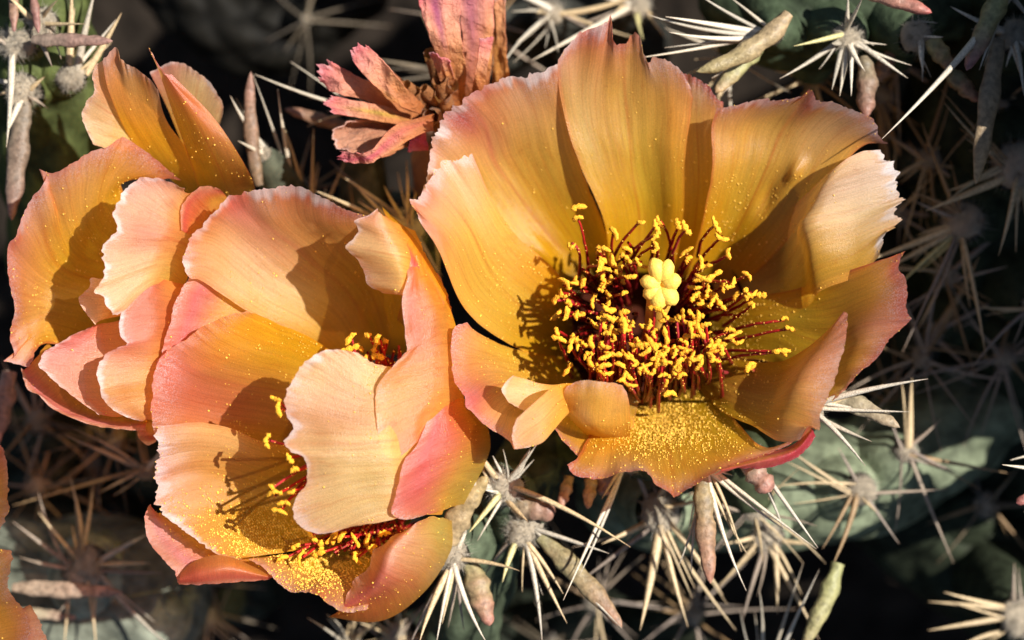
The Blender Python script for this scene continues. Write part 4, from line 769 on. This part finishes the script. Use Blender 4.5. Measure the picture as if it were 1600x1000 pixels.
cluster(S13, (860,20,-330), [(800,-10,20,20,'w'),(780,110,140,9,'w'),(808,65,90,7,'w'),(838,20,60,7,'t'),(800,18,60,6,'w'),(872,82,110,6,'w'),(1020,-20,20,16,'t'),(945,60,20,8,'g')], 26)
cluster(S13, (1000,10,-360), [(830,95,150,12,'w'),(900,-20,20,14,'w'),(960,20,30,9,'t'),(1040,60,30,8,'t'),(1005,62,60,9,'y'),(900,40,20,10,'g')], 24)
cluster(S13, (690,110,-400), rand_spines((690,110,0), 7, 130, 8, 'tgd'), 22)
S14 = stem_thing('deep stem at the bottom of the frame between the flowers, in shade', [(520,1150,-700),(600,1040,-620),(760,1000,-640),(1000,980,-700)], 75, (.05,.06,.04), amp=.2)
cluster(S14, (545,1010,-330), [(480,965,150,10,'w'),(510,960,140,8,'w'),(560,940,60,10,'t'),(600,960,60,8,'t'),(620,930,20,8,'g'),(500,1040,20,8,'t')], 24)
cluster(S14, (640,1030,-380), rand_spines((640,1030,0), 8, 130, 10, 'wt', arc=(180, 360)), 24)
cluster(S14, (1190,1090,-300), [(1186,918,120,11,'w'),(1240,1000,60,10,'t'),(1280,890,150,12,'w'),(1255,880,110,9,'w')], 24)
cluster(S14, (860,1010,-520), rand_spines((860,1010,0), 9, 140, 9, 'gd'), 24)
S15 = stem_thing('stem coloured black for deep shade, far behind the left flower at the top', [(180,-160,-800),(300,0,-760),(420,60,-760),(600,-60,-800)], 70, (.02,.018,.014), amp=.2)  # near-black tone carries the deep shade of the gap
cluster(S15, (480,30,-640), rand_spines((480,30,0), 5, 120, 7, 'dd'), 12)
S16 = stem_thing('side joint at the right border with one red leaf tip', [(1800,700,-200),(1720,740,-160),(1680,780,-130)], 50, GR, amp=.15)
cluster(S16, (1660,735,-60), [(1566,726,40,10,'w'),(1600,800,10,9,'w')], 24)
leaf(S16, (1650,760,-60), (1588,786,-40), 34, (.30,.12,.12), (.45,.08,.10), flat=.8)

# tangle of straw spines deeper in the clump
for st, x, y, z, L, k, w_, cl in [(S12,1450,250,-300,150,9,9,'tbg'),(S12,1400,330,-330,150,9,8,'bgt'),(S11,1560,160,-260,150,8,8,'tb'),(S11,1480,430,-300,170,10,8,'tgb'),(S11,1570,560,-340,170,9,8,'gb'),
    (S12,1440,560,-330,150,9,8,'gb'),(S14,1080,960,-430,150,10,8,'bg'),(S14,930,940,-420,150,9,8,'bgt'),(S5,1180,800,-220,130,9,7,'tg'),
    (S14,620,990,-300,120,9,8,'tg'),(S8,560,350,-330,120,10,7,'tb'),(S8,470,300,-380,140,9,7,'bg'),(S8,680,340,-300,110,9,6,'tb'),(S13,760,40,-420,150,8,7,'gb'),(S10,1140,90,-280,140,9,8,'tw'),(S10,1270,120,-300,130,9,9,'tb'),
    (S9,180,690,-420,150,10,8,'bgd'),(S9,60,760,-450,150,10,8,'gbd'),(S9,270,900,-480,150,9,8,'gd'),(S10,1400,100,-330,130,8,9,'bg'),(S16,1640,700,-100,110,6,7,'wt')]:
    cluster(st, (x, y, z), rand_spines((x, y, 0), k, L, w_, cl), 24)

# unseen stems added outside the frame to keep sun and sky off the depths
for lab, pth, r in [('tall unseen stem added for shade beyond the right border, lower part', [(2030,900,-900),(2000,860,-300),(1980,840,-20)], 110),
                    ('tall unseen stem added for shade beyond the right border, middle part', [(2100,400,-900),(2060,420,-300),(2010,430,160),(1990,420,280)], 120),
                    ('tall unseen stem added for shade beyond the upper right corner', [(2000,-150,-900),(1900,-60,-300),(1800,-30,60),(1760,0,220)], 120),
                    ('unseen stem added for shade beyond the top border', [(1500,-450,-900),(1450,-350,-300),(1400,-300,100)], 110),
                    ('leaning unseen stem added for shade beyond the top border', [(1000,-500,-900),(960,-350,-400),(900,-260,-100)], 110),
                    ('broad unseen stem added for shade beyond the right border, upper part', [(2150,120,-900),(2120,140,-300),(2090,160,200),(2070,170,420)], 150),
                    ('unseen stem added for shade further back beyond the right border', [(2350,600,-900),(2330,560,-300),(2300,520,100),(2280,500,260)], 150),
                    ('low unseen stem added for shade below the bottom border', [(1500,1450,-900),(1400,1300,-400),(1350,1230,-150)], 110)]:
    stem_thing(lab, pth, r, GR, amp=.16, tag_group='unseen stems added for shade outside the frame')

# ------------------------------------------------------------------ ground
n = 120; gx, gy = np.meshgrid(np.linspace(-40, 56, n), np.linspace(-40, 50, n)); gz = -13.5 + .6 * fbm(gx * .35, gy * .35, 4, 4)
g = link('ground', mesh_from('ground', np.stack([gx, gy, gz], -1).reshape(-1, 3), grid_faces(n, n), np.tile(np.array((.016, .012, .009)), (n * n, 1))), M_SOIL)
g['kind'] = 'structure'
